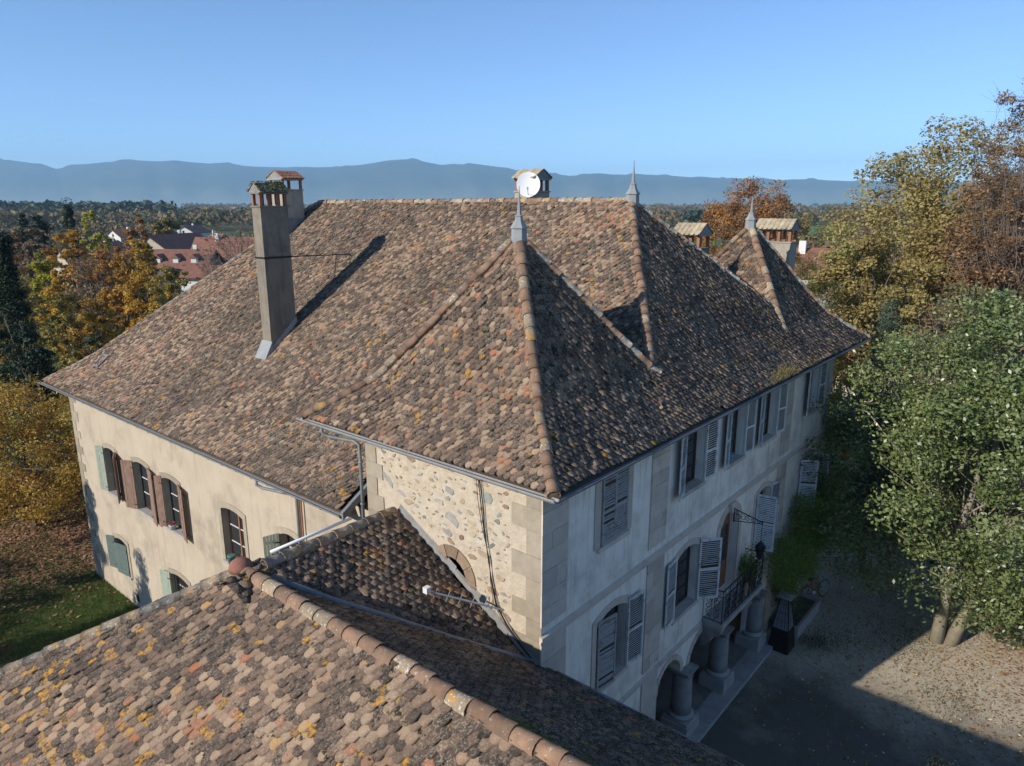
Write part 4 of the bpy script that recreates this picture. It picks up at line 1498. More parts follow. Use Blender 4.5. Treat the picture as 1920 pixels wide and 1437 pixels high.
def chimney(x0, x1, y0, y1, zb, zt, axis, body, capmat, pillars, ph=0.34, rise=0.34, over=0.16, taper=0.0, rows=3):
    m = MB()
    t = taper
    m.quad_box([(x0, y0, zb), (x1, y0, zb), (x1, y1, zb), (x0, y1, zb), (x0 + t, y0 + t, zt), (x1 - t, y0 + t, zt), (x1 - t, y1 - t, zt), (x0 + t, y1 - t, zt)])
    ch = m.build('chimney', body, manor)
    MB().box((x0 - 0.04, y0 - 0.04, zt + 0.001), (x1 + 0.04, y1 + 0.04, zt + 0.05)).build('ledge', body, ch)
    nx, ny = pillars
    px_ = 0.11
    for i in range(nx):
        for j in range(ny):
            if 0 < i < nx - 1 and 0 < j < ny - 1:
                continue
            a = x0 + 0.01 + (x1 - x0 - 0.02 - px_) * (i / max(1, nx - 1))
            b = y0 + 0.01 + (y1 - y0 - 0.02 - px_) * (j / max(1, ny - 1))
            MB().box((a, b, zt + 0.052), (a + px_, b + px_, zt + 0.05 + ph)).build('pillar', 'brick_red', ch)
    MB().box((x0 - 0.05, y0 - 0.05, zt + 0.05 + ph), (x1 + 0.05, y1 + 0.05, zt + 0.1 + ph)).build('lintel', body, ch)
    cap_tiles(ch, x0, x1, y0, y1, zt + 0.102 + ph, rise, axis, capmat, over - 0.03)
    cap_tile_rows(ch, x0, x1, y0, y1, zt + 0.11 + ph, rise, axis, capmat, over, rows)
    return ch


# tall chimney on the sunlit slope
ch = chimney(4.2, 5.34, 16.32, 16.9, 9.2, 15.42, 'x', 'flue_dark', 'ridge_grey', (4, 2), 0.42, 0.34, 0.16)
m = MB()
g = np.random.default_rng(5)
for k in range(240):
    x, y = g.uniform(4.15, 5.42), g.uniform(16.15, 17.05)
    z = 16.0 + 0.34 * (1 - abs(y - 16.61) / 0.46) + g.uniform(0, 0.03)
    s_ = g.uniform(0.02, 0.06)
    m.lathe((x, y, z - s_ * 0.4), [(s_ * 0.9, 0), (s_, s_ * 0.35), (s_ * 0.5, s_ * 0.8)], 5, rot=g.uniform(0, 6))
mo = m.build('moss', 'moss', ch)
stuff(mo)
m = MB()
for z in (13.55,):
    m.box((4.17, 16.29, z), (5.37, 16.315, z + 0.06))
    m.box((4.17, 16.316, z), (4.195, 16.93, z + 0.06))
    m.box((5.345, 16.316, z), (5.37, 16.93, z + 0.06))
m.tube([(5.36, 16.30, 13.58), (8.2, 16.45, 13.52)], 0.022, 6)
m.tube([(7.5, 16.42, 13.53), (7.2, 16.2, 12.75)], 0.014, 5)
m.tube([(8.2, 16.45, 13.52), (8.3, 16.45, 13.4)], 0.022, 6)
m.build('iron_stay', 'iron', ch)
zW = lambda x: float(Roof.prof(mW, x - 0.5))
m = MB()     # lead apron round the foot
for (xa, xb, ya, yb) in ((4.12, 4.195, 16.25, 16.97),):
    m.quad_box([(xa - 0.28, ya, zW(xa - 0.28) + 0.055), (xb, ya, zW(xb) + 0.06), (xb, yb, zW(xb) + 0.06), (xa - 0.28, yb, zW(xa - 0.28) + 0.055),
                (xa - 0.28, ya, zW(xa - 0.28) + 0.075), (xb, ya, zW(xb) + 0.42), (xb, yb, zW(xb) + 0.42), (xa - 0.28, yb, zW(xa - 0.28) + 0.075)])
m.build('flashing', 'zinc_pale', ch)
m = MB()
m.quad_box([(4.197, 16.24, zW(4.1) + 0.05), (5.36, 16.24, zW(5.42) + 0.05), (5.36, 16.318, zW(5.42) + 0.05), (4.197, 16.318, zW(4.1) + 0.05),
            (4.197, 16.30, zW(4.1) + 0.27), (5.36, 16.30, zW(5.42) + 0.25), (5.36, 16.318, zW(5.42) + 0.25), (4.197, 16.318, zW(4.1) + 0.27)])
m.build('flashing', 'concrete_flue', ch)
# second chimney behind it, near the north end of the ridge
ch = chimney(9.0, 10.1, 22.3, 23.4, 13.0, 16.18, 'x', 'concrete_flue', 'brick_red', (2, 2), 0.42, 0.36, 0.18)
MB().box((8.96, 22.24, 13.3), (10.14, 22.298, 14.9)).build('flashing', 'zinc', ch)
# chimney carrying the dish, and two on the far side
chimney(11.75, 12.6, 9.45, 10.5, 14.0, 15.98, 'y', 'concrete_flue', 'cap_tile', (2, 4), 0.40, 0.36, 0.17, rows=2)
chimney(16.45, 17.4, 4.85, 6.0, 10.0, 13.78, 'y', 'concrete_flue', 'cap_tile', (2, 4), 0.45, 0.45, 0.2)
chimney(20.3, 21.1, 2.6, 4.1, 9.9, 13.95, 'y', 'concrete_flue', 'cap_tile', (2, 4), 0.45, 0.42, 0.2)


# --- zinc finials
def finial(x, y, z, s=1.0, h=1.0):
    m = MB()
    P = [(0.23, -0.25), (0.21, 0.22), (0.245, 0.23), (0.245, 0.26), (0.13, 0.50), (0.10, 0.68), (0.12, 0.69), (0.12, 0.72), (0.062, 0.76), (0.035, 1.25), (0.008, 1.85)]
    m.lathe((x, y, z), [(r_ * s, q * h if q > 0 else q) for r_, q in P], 6)
    m.build('finial', 'zinc_pale', manor)


finial(3.45, 3.45, 14.78, 0.9, 0.62)
finial(11.0, 4.75, 15.68, 1.0, 0.68)
finial(17.5, 3.25, 14.8, 0.95, 0.56)
m = MB()    # small roof window near the far corner
for (xa, xb, ya, yb, h) in ((1.9, 1.96, 27.5, 28.1, 0.12), (2.4, 2.46, 27.5, 28.1, 0.12), (1.96, 2.4, 27.5, 27.56, 0.12), (1.96, 2.4, 28.04, 28.1, 0.12)):
    m.quad_box([(xa, ya, zW(xa) - 0.02), (xb, ya, zW(xb) - 0.02), (xb, yb, zW(xb) - 0.02), (xa, yb, zW(xa) - 0.02), (xa, ya, zW(xa) + h), (xb, ya, zW(xb) + h), (xb, yb, zW(xb) + h), (xa, yb, zW(xa) + h)])
m.build('skylight', 'zinc', manor)
# dry grass grown into the front gutter
g = np.random.default_rng(12)


def blades(n, fx, h, w, seed):
    g = np.random.default_rng(seed)
    P = fx(g, n)
    a = g.uniform(0, 2 * np.pi, n)
    hh = h * g.uniform(0.5, 1.2, n)
    d = np.stack([np.cos(a), np.sin(a), 0 * a], -1)
    lean = g.normal(0, 0.4, (n, 3)) * hh[:, None]
    lean[:, 2] = hh
    V = np.stack([P - d * w, P + d * w, P + lean + d * w * 0.25, P + lean - d * w * 0.25], 1)
    tc = np.repeat(g.random(n)[:, None], 4, 1)
    tc = np.stack([tc, tc, tc, np.ones_like(tc)], -1)
    return np_mesh('blades', V.reshape(-1, 3), [np.arange(4 * n).reshape(-1, 4)], tc.reshape(-1, 4))


def eave_strip(x0, x1, s):
    def f(g, n):
        x = np.clip(g.normal((x0 + x1) / 2, (x1 - x0) / 4, n), x0, x1)
        t = np.abs(g.normal(0, s, n))
        return np.stack([x, -0.62 + t, 10.2 + t * 0.78], -1)
    return f


stuff(link('dry_grass', blades(900, eave_strip(10.6, 13.0, 0.14), 0.13, 0.006, 1), 'dry_weed', manor))
stuff(link('dry_grass', blades(350, eave_strip(13.6, 15.2, 0.12), 0.09, 0.006, 2), 'dry_weed', manor))

# ------------------------------------------------------------------ the low wing in the foreground
wing = thing('low_wing', 'low wing with mossy brown hexagonal tiles and clay ridge tiles in the foreground', 'outbuilding', (-4, -2, 0))
ZR, XR, SL = 8.35, -3.88, 0.6
WING = Roof([('W', -8.75, [0, 4.87], [ZR - SL * 4.87, ZR]), ('E', 0.32, [0, 4.2], [ZR - SL * 4.2, ZR]), ('N', 9.55, [0, 4.87], [ZR - SL * 4.87, ZR]), ('S', -30, [0, 9], [5, 40])],
            lambda x, y: (x > -8.77) & (x < 0.33) & (y > -14) & (y < 9.55) & ((x < -0.05) | (y < -0.12)))
LINK = Roof([('S', 0.05, [0, 4.25], [6.04, 8.42]), ('N', 8.6, [0, 4.3], [6.0, 8.42])], lambda x, y: (x > -4.4) & (x < -0.06) & (y > 0.0) & (y < 8.6))
wroof = deck_join([deck_mesh(WING, -8.75, 0.3, -14, 9.5, -0.09), deck_mesh(LINK, -4.3, -0.06, 0.05, 8.5, -0.07)], 'roof', wing)
wp = [
    tiles_for(WING, 0, -6.5, 9.6, [], 0.18, lambda x, y, z: 0.05 + 0 * x, seed=31, tw=0.19, te=0.15, lich=lambda x, y: 0.01 + 0.13 * smst(-x + 0.5 * y, 5.2, 9.0)),
    tiles_for(WING, 1, -14, 8, [LINK], 0.75, seed=32, bias=-0.08),
    tiles_for(WING, 2, -8.8, 0.3, [LINK], 0.95, seed=33, bias=-0.08),
    tiles_for(LINK, 0, -4.3, -0.05, [WING], 0.55, seed=34, tw=0.19),
    tiles_for(LINK, 1, -4.3, -0.05, [WING], 0.55, seed=35),
]
place_tiles(wp, wroof, 300)
ridge_tiles([(XR, -7.5, ZR), (XR, 4.55, ZR)], wroof, ['ridge_terra', 'ridge_terra', 'ridge_lichen', 'ridge_terra'], r=0.15, L=0.46, seed=41)
ridge_tiles([(-8.7, 9.5, ZR - SL * 4.85), (XR, 4.62, ZR)], wroof, ['ridge_lichen', 'ridge_grey', 'ridge_lichen'], r=0.14, L=0.46, seed=42)
ridge_tiles([(-3.6, 4.3, 8.42), (-0.15, 4.3, 8.44)], wroof, ['ridge_grey', 'ridge_grey', 'ridge_lichen'], r=0.14, L=0.46, seed=43)
m = MB()
m.lathe((XR - 0.02, 4.66, 8.33), [(0.24, 0), (0.235, 0.08), (0.20, 0.16), (0.12, 0.22), (0.02, 0.24)], 16)
m.build('end_cap', 'terracotta', wroof, True)
m = MB()
m.tube([(-3.3, 4.52, 8.52), (-1.3, 4.46, 8.58)], 0.035, 8)
m.build('white_pipe', 'white_gloss', wroof, True)
m = MB()
P = [(-3.62, 4.05, 8.24), (-2.9, 3.05, 7.79), (-2.2, 2.25, 7.40), (-1.35, 1.28, 6.90), (-0.7, 0.72, 6.52), (-0.1, 0.25, 6.17)]
m.tube(P, [0.075, 0.075, 0.075, 0.07, 0.07, 0.06], 8)
m.build('valley_gutter', 'zinc', wroof, True)
# plaster walls under the eaves
m = MB()
m.box((-8.3, -13.8, -3.2), (-0.1, 0.0, 5.7))
m.box((-8.3, 0.001, -3.2), (-0.02, 9.1, 5.4))
m.build('wall', 'plaster_cream', wing)
m = MB()
m.tube([(0.36, -14, 5.80), (0.36, -0.15, 5.80)], 0.055, 8)
m.build('gutter', 'zinc', wing)
# moss along the shaded side of the ridge
g = np.random.default_rng(77)
m = MB()
for k in range(700):
    y = g.uniform(-6.5, 1.0)
    d = 0.13 + abs(g.normal(0, 0.16))
    if g.random() > (0.95 if y < -2.2 else 0.18):
        continue
    s_ = g.uniform(0.015, 0.05)
    m.lathe((XR + d, y, ZR - SL * d + 0.03), [(s_ * 1.2, 0), (s_, s_ * 0.4), (s_ * 0.4, s_ * 0.7)], 5, rot=g.uniform(0, 6))
mottled('moss_green', (0.07, 0.095, 0.012), (0.16, 0.18, 0.03), 9, 1.0, 1.0, 40, 0.02)
stuff(m.build('moss', 'moss_green', wroof))
m = MB()
for k in range(260):
    t = g.uniform(0.1, 0.95)
    x, y = -8.7 + t * 4.8, 9.5 - t * 4.9
    off = abs(g.normal(0, 0.2)) + 0.1
    s_ = g.uniform(0.02, 0.055)
    m.lathe((x + off * 0.3, y + off, ZR - SL * (y + off - 4.65) + 0.03), [(s_ * 1.2, 0), (s_, s_ * 0.4), (s_ * 0.4, s_ * 0.7)], 5, rot=g.uniform(0, 6))
stuff(m.build('moss', 'moss', wroof))

# ------------------------------------------------------------------ things fixed to or standing by the house
# satellite dish
sd = thing('satellite_dish', 'round white satellite dish fixed to a chimney behind the roof ridge', 'satellite dish', (11.6, 9.2, 16.0))
ax = Vector((-0.80, -0.58, 0.22)).normalized()
u = ax.cross(Vector((0, 0, 1))).normalized()
v = u.cross(ax)
cc = Vector((11.5, 9.62, 16.24))
m = MB()
NR, NS = 6, 28
for side in (0, 0.012):
    for i in range(NR + 1):
        r_ = 0.45 * i / NR
        for k in range(NS):
            a = 2 * math.pi * k / NS
            m.v.append(tuple(cc + u * (r_ * math.cos(a)) + v * (r_ * 1.06 * math.sin(a)) + ax * (0.35 * r_ * r_ - side)))
for sft in (0, (NR + 1) * NS):
    for i in range(NR):
        for k in range(NS):
            a, b = sft + i * NS + k, sft + i * NS + (k + 1) % NS
            m.f.append((a, b, b + NS, a + NS))
m.build('reflector', 'white_gloss', sd, True)
m = MB()
e = cc + ax * 0.46 - v * 0.24
m.tube([cc - v * 0.38 + ax * 0.06, e], 0.014, 6)
m.build('feed_arm', 'steel_grey', sd)
m = MB()
m.tube([e - ax * 0.06, e + ax * 0.08], 0.035, 8)
m.build('receiver', 'steel_grey', sd)
m = MB()
m.tube([cc - ax * 0.03, cc - ax * 0.14, Vector((11.76, 9.8, 16.1))], 0.025, 6)
m.build('bracket', 'steel_grey', sd)

# television aerial above the small roof
an = thing('television_aerial', 'thin horizontal metal aerial with short rods sticking out over the small tiled roof', 'antenna', (-0.3, 1.2, 7.0))
pA, pB = Vector((-0.02, 1.02, 7.02)), Vector((-1.35, 1.95, 7.72))
m = MB()
m.tube([pA, pB], 0.022, 6)
m.build('boom', 'steel_grey', an)
d = (pB - pA).normalized()
sidev = d.cross(Vector((0, 0, 1))).normalized()
upv = sidev.cross(d)
for i in range(5):
    c = pA.lerp(pB, 0.25 + 0.16 * i)
    MB().tube([c - upv * 0.13, c + upv * (0.12 + 0.02 * (i % 2))], 0.009, 5).build('rod', 'zinc_pale', an)
MB().box(tuple(pB + Vector((-0.06, -0.06, -0.04))), tuple(pB + Vector((0.06, 0.06, 0.09)))).build('junction_box', 'paint_white', an)

# cables down the rubble wall
cb = thing('power_cable', 'loose black cables hanging down the sunlit rubble wall from the eave', 'cable', (-0.06, 1.2, 6.0))
for k, dy in enumerate((0.0, 0.035, 0.09)):
    m = MB()
    m.tube([(-0.40, 1.58 + dy, 10.05), (-0.06, 1.62 + dy, 9.85), (-0.055, 1.55 + dy * 1.5, 9.4), (-0.055, 1.50 + dy * 0.8, 8.8), (-0.055, 1.40 - dy * 0.4, 8.1), (-0.055, 1.30 + dy * 0.5, 7.6), (-0.055, 1.16 + dy, 7.1), (-0.08, 0.85 + dy, 6.75), (-0.11, 0.45 + dy, 6.48), (-0.14, 0.12 + dy, 6.30)], 0.011 if k < 2 else 0.007, 5)
    m.build('strand', 'cable', cb)

# wall lantern on its iron bracket
lt = thing('wall_lantern', 'black wrought-iron lantern hanging from a scrolled bracket over the balcony', 'lantern', (9.55, -0.15, 6.1))
LY = -1.02
m = MB()
m.tube([(9.575, -0.13, 6.42), (9.575, LY - 0.02, 6.22)], 0.018, 5)
m.tube([(9.575, -0.13, 6.02), (9.575, LY - 0.02, 6.18)], 0.014, 5)
m.tube([(9.575, -0.13, 5.98), (9.575, -0.13, 6.46)], 0.02, 5)
for i in range(5):
    yy = -0.24 - i * 0.16
    r_ = 0.13 - i * 0.02
    m.tube([(9.575, yy + a, z) for a, z in spiral(0, 6.21, r_, 1.2, 1 if i % 2 else -1, i)], 0.009, 4)
m.tube([(9.575, LY, 6.2), (9.575, LY, 5.62)], 0.009, 4)
m.build('bracket', 'iron', lt)
m = MB()
m.lathe((9.575, LY, 5.05), [(0.085, 0.0), (0.15, 0.34), (0.155, 0.36), (0.17, 0.37), (0.10, 0.46), (0.05, 0.52), (0.015, 0.58)], 6)
lb = m.build('lantern_body', 'iron', lt)
m = MB()
for k in range(6):
    a = 2 * math.pi * k / 6 + math.pi / 6
    for rr, zz in ((0.105, 5.07),):
        q0, q1 = Vector((math.cos(a - 0.38), math.sin(a - 0.38), 0)), Vector((math.cos(a + 0.38), math.sin(a + 0.38), 0))
        m.poly([Vector((9.575, LY, 5.08)) + q0 * 0.087, Vector((9.575, LY, 5.08)) + q1 * 0.087, Vector((9.575, LY, 5.37)) + q1 * 0.14, Vector((9.575, LY, 5.37)) + q0 * 0.14])
m.build('glass', 'glass_shade', lb)
m = MB()
for k in range(6):
    a = 2 * math.pi * k / 6
    ca_, sa_ = math.cos(a), math.sin(a)
    for zc, r0 in ((5.45, 0.09), (5.06, 0.06)):
        m.tube([(9.575 + ca_ * (0.15 + q[0]), LY + sa_ * (0.15 + q[0]), zc + q[1]) for q in spiral(0.05, 0, r0, 1.1, 1, 2.5, 10)], 0.007, 4)
m.build('scrollwork', 'iron', lt)

# pyramid patio heater
ph_ = thing('patio_heater', 'pyramid patio heater with grey tapering frame on a black base beside the last column', 'patio heater', (13.15, -0.85, 0))
hx, hy = 13.15, -0.85
m = MB()
m.lathe((hx, hy, 0.02), [(0.36, 0), (0.37, 0.04), (0.36, 0.06), (0.29, 0.86)], 4, True)
m.build('base', 'black_metal', ph_)
m = MB()
m.lathe((hx, hy, 0.88), [(0.275, 0.0), (0.115, 1.16)], 4, True)
m.build('panel', 'steel_grey', ph_)
m = MB()
for sx in (-1, 1):
    for sy in (-1, 1):
        m.bar((hx + sx * 0.285, hy + sy * 0.285, 0.87), (hx + sx * 0.125, hy + sy * 0.125, 2.05), 0.028)
for zz in (1.2, 1.5, 1.8):
    q = 0.288 - (zz - 0.87) * 0.138
    for sx in (-1, 1):
        m.bar((hx + sx * q, hy - q, zz), (hx + sx * q, hy + q, zz), 0.01)
        m.bar((hx - q, hy + sx * q, zz), (hx + q, hy + sx * q, zz), 0.01)
for sx in (-0.5, 0, 0.5):
    for sg in (-1, 1):
        m.bar((hx + sx * 0.28, hy + sg * 0.285, 0.87), (hx + sx * 0.12, hy + sg * 0.125, 2.05), 0.01)
        m.bar((hx + sg * 0.285, hy + sx * 0.28, 0.87), (hx + sg * 0.125, hy + sx * 0.12, 2.05), 0.01)
m.build('frame', 'black_metal', ph_)
m = MB()
m.lathe((hx, hy, 2.06), [(0.20, 0.0), (0.27, 0.02), (0.25, 0.05), (0.05, 0.10)], 4, True)
m.build('reflector_cap', 'stone_grey', ph_)

# stone trough with flowers
tr = thing('stone_trough', 'long stone planter trough at the foot of the climbing plant', 'planter', (15.2, -0.75, 0))
m = MB()
m.box((13.95, -1.15, 0.0), (16.5, -1.05, 0.5))
m.box((13.95, -0.35, 0.0), (16.5, -0.25, 0.5))
m.box((13.95, -1.049, 0.0), (14.05, -0.351, 0.5))
m.box((16.4, -1.049, 0.0), (16.5, -0.351, 0.5))
m.build('trough', 'platform_stone', tr)
MB().box((14.06, -1.04, 0.0), (16.39, -0.36, 0.42)).build('soil', 'bark', tr)

# bicycle leaning beyond the trough
bk = thing('bicycle', 'pale blue and red bicycle parked past the stone trough', 'bicycle', (17.3, -0.75, 0))
bx, by, ba = 17.25, -0.75, R(-20)
tilt = R(6)


def bp(s, z, o=0.0):
    return (bx + s * math.cos(ba) - (o + z * math.sin(tilt)) * math.sin(ba), by + s * math.sin(ba) + (o + z * math.sin(tilt)) * math.cos(ba), z * math.cos(tilt) + 0.02)


for s_ in (-0.52, 0.52):
    m = MB()
    m.tube([bp(s_ + 0.33 * math.cos(t), 0.34 + 0.33 * math.sin(t)) for t in np.linspace(0, 2 * math.pi, 25)], 0.022, 6, False)
    wh = m.build('wheel', 'rubber', bk)
    m = MB()
    m.tube([bp(s_ + 0.30 * math.cos(t), 0.34 + 0.30 * math.sin(t)) for t in np.linspace(0, 2 * math.pi, 25)], 0.012, 5, False)
    for t in np.linspace(0, 2 * math.pi, 14, endpoint=False):
        m.tube([bp(s_, 0.34), bp(s_ + 0.30 * math.cos(t), 0.34 + 0.30 * math.sin(t))], 0.004, 3)
    m.build('rim', 'bike_silver', wh)
m = MB()
for p, q in (((-0.52, 0.34), (-0.08, 0.32)), ((-0.08, 0.32), (-0.2, 0.85)), ((-0.2, 0.85), (-0.52, 0.34)), ((-0.08, 0.32), (0.33, 0.78)), ((-0.19, 0.78), (0.31, 0.88))):
    m.tube([bp(*p), bp(*q)], 0.018, 6)
m.build('frame', 'bike_paint', bk)
m = MB()
m.tube([bp(0.30, 0.95), bp(0.36, 0.72), bp(0.52, 0.34)], 0.016, 6)
m.build('fork', 'bike_silver', bk)
m = MB()
m.tube([bp(0.22, 1.03, -0.28), bp(0.30, 1.02, -0.12), bp(0.31, 1.0, 0), bp(0.30, 1.02, 0.12), bp(0.22, 1.03, 0.28)], 0.013, 6)
m.build('handlebar', 'bike_silver', bk)
m = MB()
m.tube([bp(-0.34, 0.93), bp(-0.2, 0.94), bp(-0.02, 0.92)], [0.08, 0.07, 0.02], 8)
m.build('saddle', 'rubber', bk)
m = MB()
m.tube([bp(-0.08, 0.32, -0.02), bp(-0.08, 0.32, 0.02)], 0.08, 12)
m.tube([bp(-0.08, 0.32, 0.03), bp(0.06, 0.23, 0.03), bp(0.06, 0.23, 0.12)], 0.012, 5)
m.tube([bp(-0.08, 0.32, -0.03), bp(-0.22, 0.41, -0.03), bp(-0.22, 0.41, -0.12)], 0.012, 5)
m.build('crank', 'bike_silver', bk)

# bucket and pots on the sills
m = MB()
m.lathe((9.35, 0.06, 7.98), [(0.08, 0.0), (0.115, 0.22), (0.125, 0.225), (0.125, 0.24), (0.108, 0.24), (0.076, 0.03)], 16)
bu = thing('bucket', 'small light blue plastic bucket on an upper front window sill', 'bucket', (9.35, 0.06, 7.98))
m.build('pail', 'blue_plastic', bu, True)
MB().tube([(9.23, 0.06, 8.21), (9.25, 0.0, 8.26), (9.35, -0.05, 8.29), (9.45, 0.0, 8.26), (9.47, 0.06, 8.21)], 0.006, 5).build('handle', 'steel_grey', bu)
p1 = thing('flower_pot', 'white pot with dark red flowers on a sunlit window sill', 'flower pot', (0.95, 19.35, 2.87))
MB().lathe((0.98, 19.35, 2.875), [(0.10, 0), (0.14, 0.18), (0.15, 0.19), (0.12, 0.19)], 12).build('pot', 'paint_white', p1, True)
m = MB()
g = random.Random(3)
for k in range(26):
    s_ = g.uniform(0.02, 0.04)
    m.lathe((0.98 + g.uniform(-0.1, 0.1), 19.35 + g.uniform(-0.1, 0.1), 3.06 + g.uniform(0, 0.08)), [(s_, 0), (s_ * 0.8, s_), (0.004, s_ * 1.4)], 5)
m.build('flowers', 'flower_red', p1)
p2 = thing('flower_pot', 'green pot on the sill of the tall window above the low wing', 'flower pot', (0.95, 14.75, 2.96))
MB().lathe((0.98, 14.78, 2.965), [(0.12, 0), (0.13, 0.26), (0.15, 0.27), (0.15, 0.31), (0.12, 0.31)], 12).build('pot', 'pot_green', p2, True)
MB().lathe((0.98, 14.78, 3.235), [(0.10, 0), (0.08, 0.03), (0.02, 0.05)], 8).build('soil', 'bark', p2)

# ------------------------------------------------------------------ plants
def leaf_arrays(P, size, g, tone, aspect=0.55, droop=0.0, up_bias=0.0, out=None):
    # one folded diamond leaf (two triangles) at every point
    n = len(P)
    d = g.normal(0, 1, (n, 3))
    d[:, 2] = d[:, 2] * 0.7 - droop
    d /= np.linalg.norm(d, axis=1)[:, None]
    q = g.normal(0, 1, (n, 3))
    q[:, 2] += up_bias
    if out is not None:
        q += out * 1.5          # leaves face out of their clump
    q -= (q * d).sum(1)[:, None] * d
    q /= np.linalg.norm(q, axis=1)[:, None] + 1e-9
    w = np.cross(d, q)
    s = size * g.uniform(0.65, 1.25, n)
    s = s[:, None]
    V = np.stack([P - d * s * 0.5, P + w * s * aspect * 0.5 + q * s * 0.08, P + d * s * 0.5, P - w * s * aspect * 0.5 + q * s * 0.08], 1)
    t = np.clip(tone + g.normal(0, 0.13, n), 0, 1)
    t = np.where(g.random(n) < 0.03, 0.97, t)
    tc = np.stack([np.repeat(t[:, None], 4, 1)] * 3 + [np.ones((n, 4))], -1)
    return V, tc


def leaf_mesh(name, V, tc):
    n = len(V)
    return np_mesh(name, V.reshape(-1, 3), [np.arange(4 * n).reshape(-1, 4)], tc.reshape(-1, 4))


OUTV = [None]


def crown_points(g, H, R0, z0, nclump, nleaf, cl=0.28, shape='round', hollow=0.5, squash=1.0):
    # clump centres spread through the crown, leaves spread on and in the clumps
    C = []
    while len(C) < nclump:
        p = g.uniform(-1, 1, 3)
        r = np.linalg.norm(p)
        if r > 1 or r < hollow * g.random():
            continue
        if shape == 'cone':
            h = (p[2] + 1) / 2
            p[:2] *= (1 - h) * 1.15 + 0.06
        elif shape == 'egg':
            p[:2] *= 1.0 - 0.28 * p[2]
        elif shape == 'vase':
            p[:2] *= 0.75 + 0.35 * p[2]
        C.append(p)
    C = np.array(C)
    lump = 1 + 0.16 * np.sin(C[:, 0] * 3.1 + H) + 0.13 * np.sin(C[:, 1] * 4.3 + R0 * 2)
    hc = (H - z0) / 2
    C = C * np.array([R0, R0 * squash, hc])
    C[:, :2] *= lump[:, None]
    C[:, 2] += z0 + hc
    wts = g.uniform(0.4, 1.6, nclump)
    idx = g.choice(nclump, nleaf, p=wts / wts.sum())
    o = g.normal(0, 1, (nleaf, 3))
    o /= np.linalg.norm(o, axis=1)[:, None]
    o *= (g.random(nleaf) ** 0.45)[:, None]
    rad_ = R0 * cl * g.uniform(0.6, 1.35, nclump)
    P = C[idx] + o * rad_[idx][:, None] * np.array([1, 1, 0.75])
    tone = g.normal(0.5, 0.17, nclump)[idx]
    ctr = np.array([0, 0, z0 + hc])
    ov = P - ctr
    ov /= np.linalg.norm(ov, axis=1)[:, None] + 1e-6
    OUTV[0] = ov * 0.8 + o * 0.9 + np.array([0, 0, 0.25])
    return C, P, tone


def branch_mesh(g, H, z0, C, tr, nmain, twigs, lean=(0, 0), multi=1):
    m = MB()
    tops = []
    for k in range(multi):
        a = 2 * math.pi * k / multi + 0.4
        off = Vector((math.cos(a), math.sin(a), 0)) * (tr * 1.3 if multi > 1 else 0)
        pts, rr = [], []
        Ht = z0 + (H - z0) * 0.72
        for i in range(7):
            f = i / 6
            pts.append(off * (1 + f * 5 * (multi > 1)) + Vector((lean[0] * f + g.normal(0, 0.02) * H * f * 0.6, lean[1] * f + g.normal(0, 0.02) * H * f * 0.6, Ht * f - 0.15 * (i == 0))))
            rr.append(tr * (1.25 if i == 0 else 1) * (1 - 0.85 * f) + 0.01)
        m.tube(pts, rr, 8)
        tops.append(pts)
    ends = []
    sel = g.permutation(len(C))[:nmain]
    for j in sel:
        pts = tops[g.integers(0, len(tops))]
        c = Vector(C[j])
        f = float(np.clip((c.z - z0 * 0.6) / (H - z0 * 0.6) * 0.75, 0.22, 0.95)) * 6
        i = int(f)
        s = pts[min(i, 5)].lerp(pts[min(i + 1, 6)], f - i)
        mid = s.lerp(c, 0.5) + Vector((g.normal(0, 1), g.normal(0, 1), 0.6 + g.normal(0, 1))) * (c - s).length * 0.14
        r0 = max(0.012, tr * (1 - 0.85 * f / 6) * 0.33)
        m.tube([s, s.lerp(mid, 0.5) + Vector((0, 0, 0.02)), mid, c], [r0, r0 * 0.75, r0 * 0.55, r0 * 0.22], 5, False)
        ends.append((mid, c, r0))
    for (mid, c, r0) in ends:
        for q in range(twigs):
            s = mid.lerp(c, g.uniform(0.1, 1.0))
            d = Vector((g.normal(0, 1), g.normal(0, 1), g.normal(0.35, 0.7)))
            d = d.normalized() * min((c - mid).length, 0.12 * H) * g.uniform(0.3, 0.75)
            m.tube([s, s + d * 0.5 + Vector((g.normal(0, 1), g.normal(0, 1), g.normal(0, 1))) * d.length * 0.08, s + d], [max(0.008, r0 * 0.3), max(0.006, r0 * 0.2), 0.005], 3, False)
    return m


def make_tree(name, label, loc, H, R0, leaf, nleaf=6000, size=0.16, z0=None, nclump=70, tr=None, shape='round', cl=0.28, bark='bark', nmain=16, twigs=0,
              group=None, cat='tree', squash=1.0, multi=1, seed=0, hollow=0.5, aspect=0.55, lean=(0, 0), droop=0.0):
    g = np.random.default_rng(seed)
    z0 = H * 0.22 if z0 is None else z0
    tr = H * 0.022 if tr is None else tr
    root = bpy.data.objects.new(name, None)
    root.location = loc
    col.objects.link(root)
    tag(root, label, cat, group)
    C, P, tone = crown_points(g, H, R0, z0, nclump, nleaf, cl, shape, hollow, squash)
    bm_ = branch_mesh(g, H, z0, C, tr, nmain, twigs, lean, multi)
    bm_.build('trunk', bark, root, True)
    if nleaf > 0:
        V, tc = leaf_arrays(P, size, g, tone, aspect, droop, out=OUTV[0])
        link('crown', leaf_mesh('crown', V, tc), leaf, root)
    return root


def ground_at(p):
    return float(ground_h(p[0], p[1]))


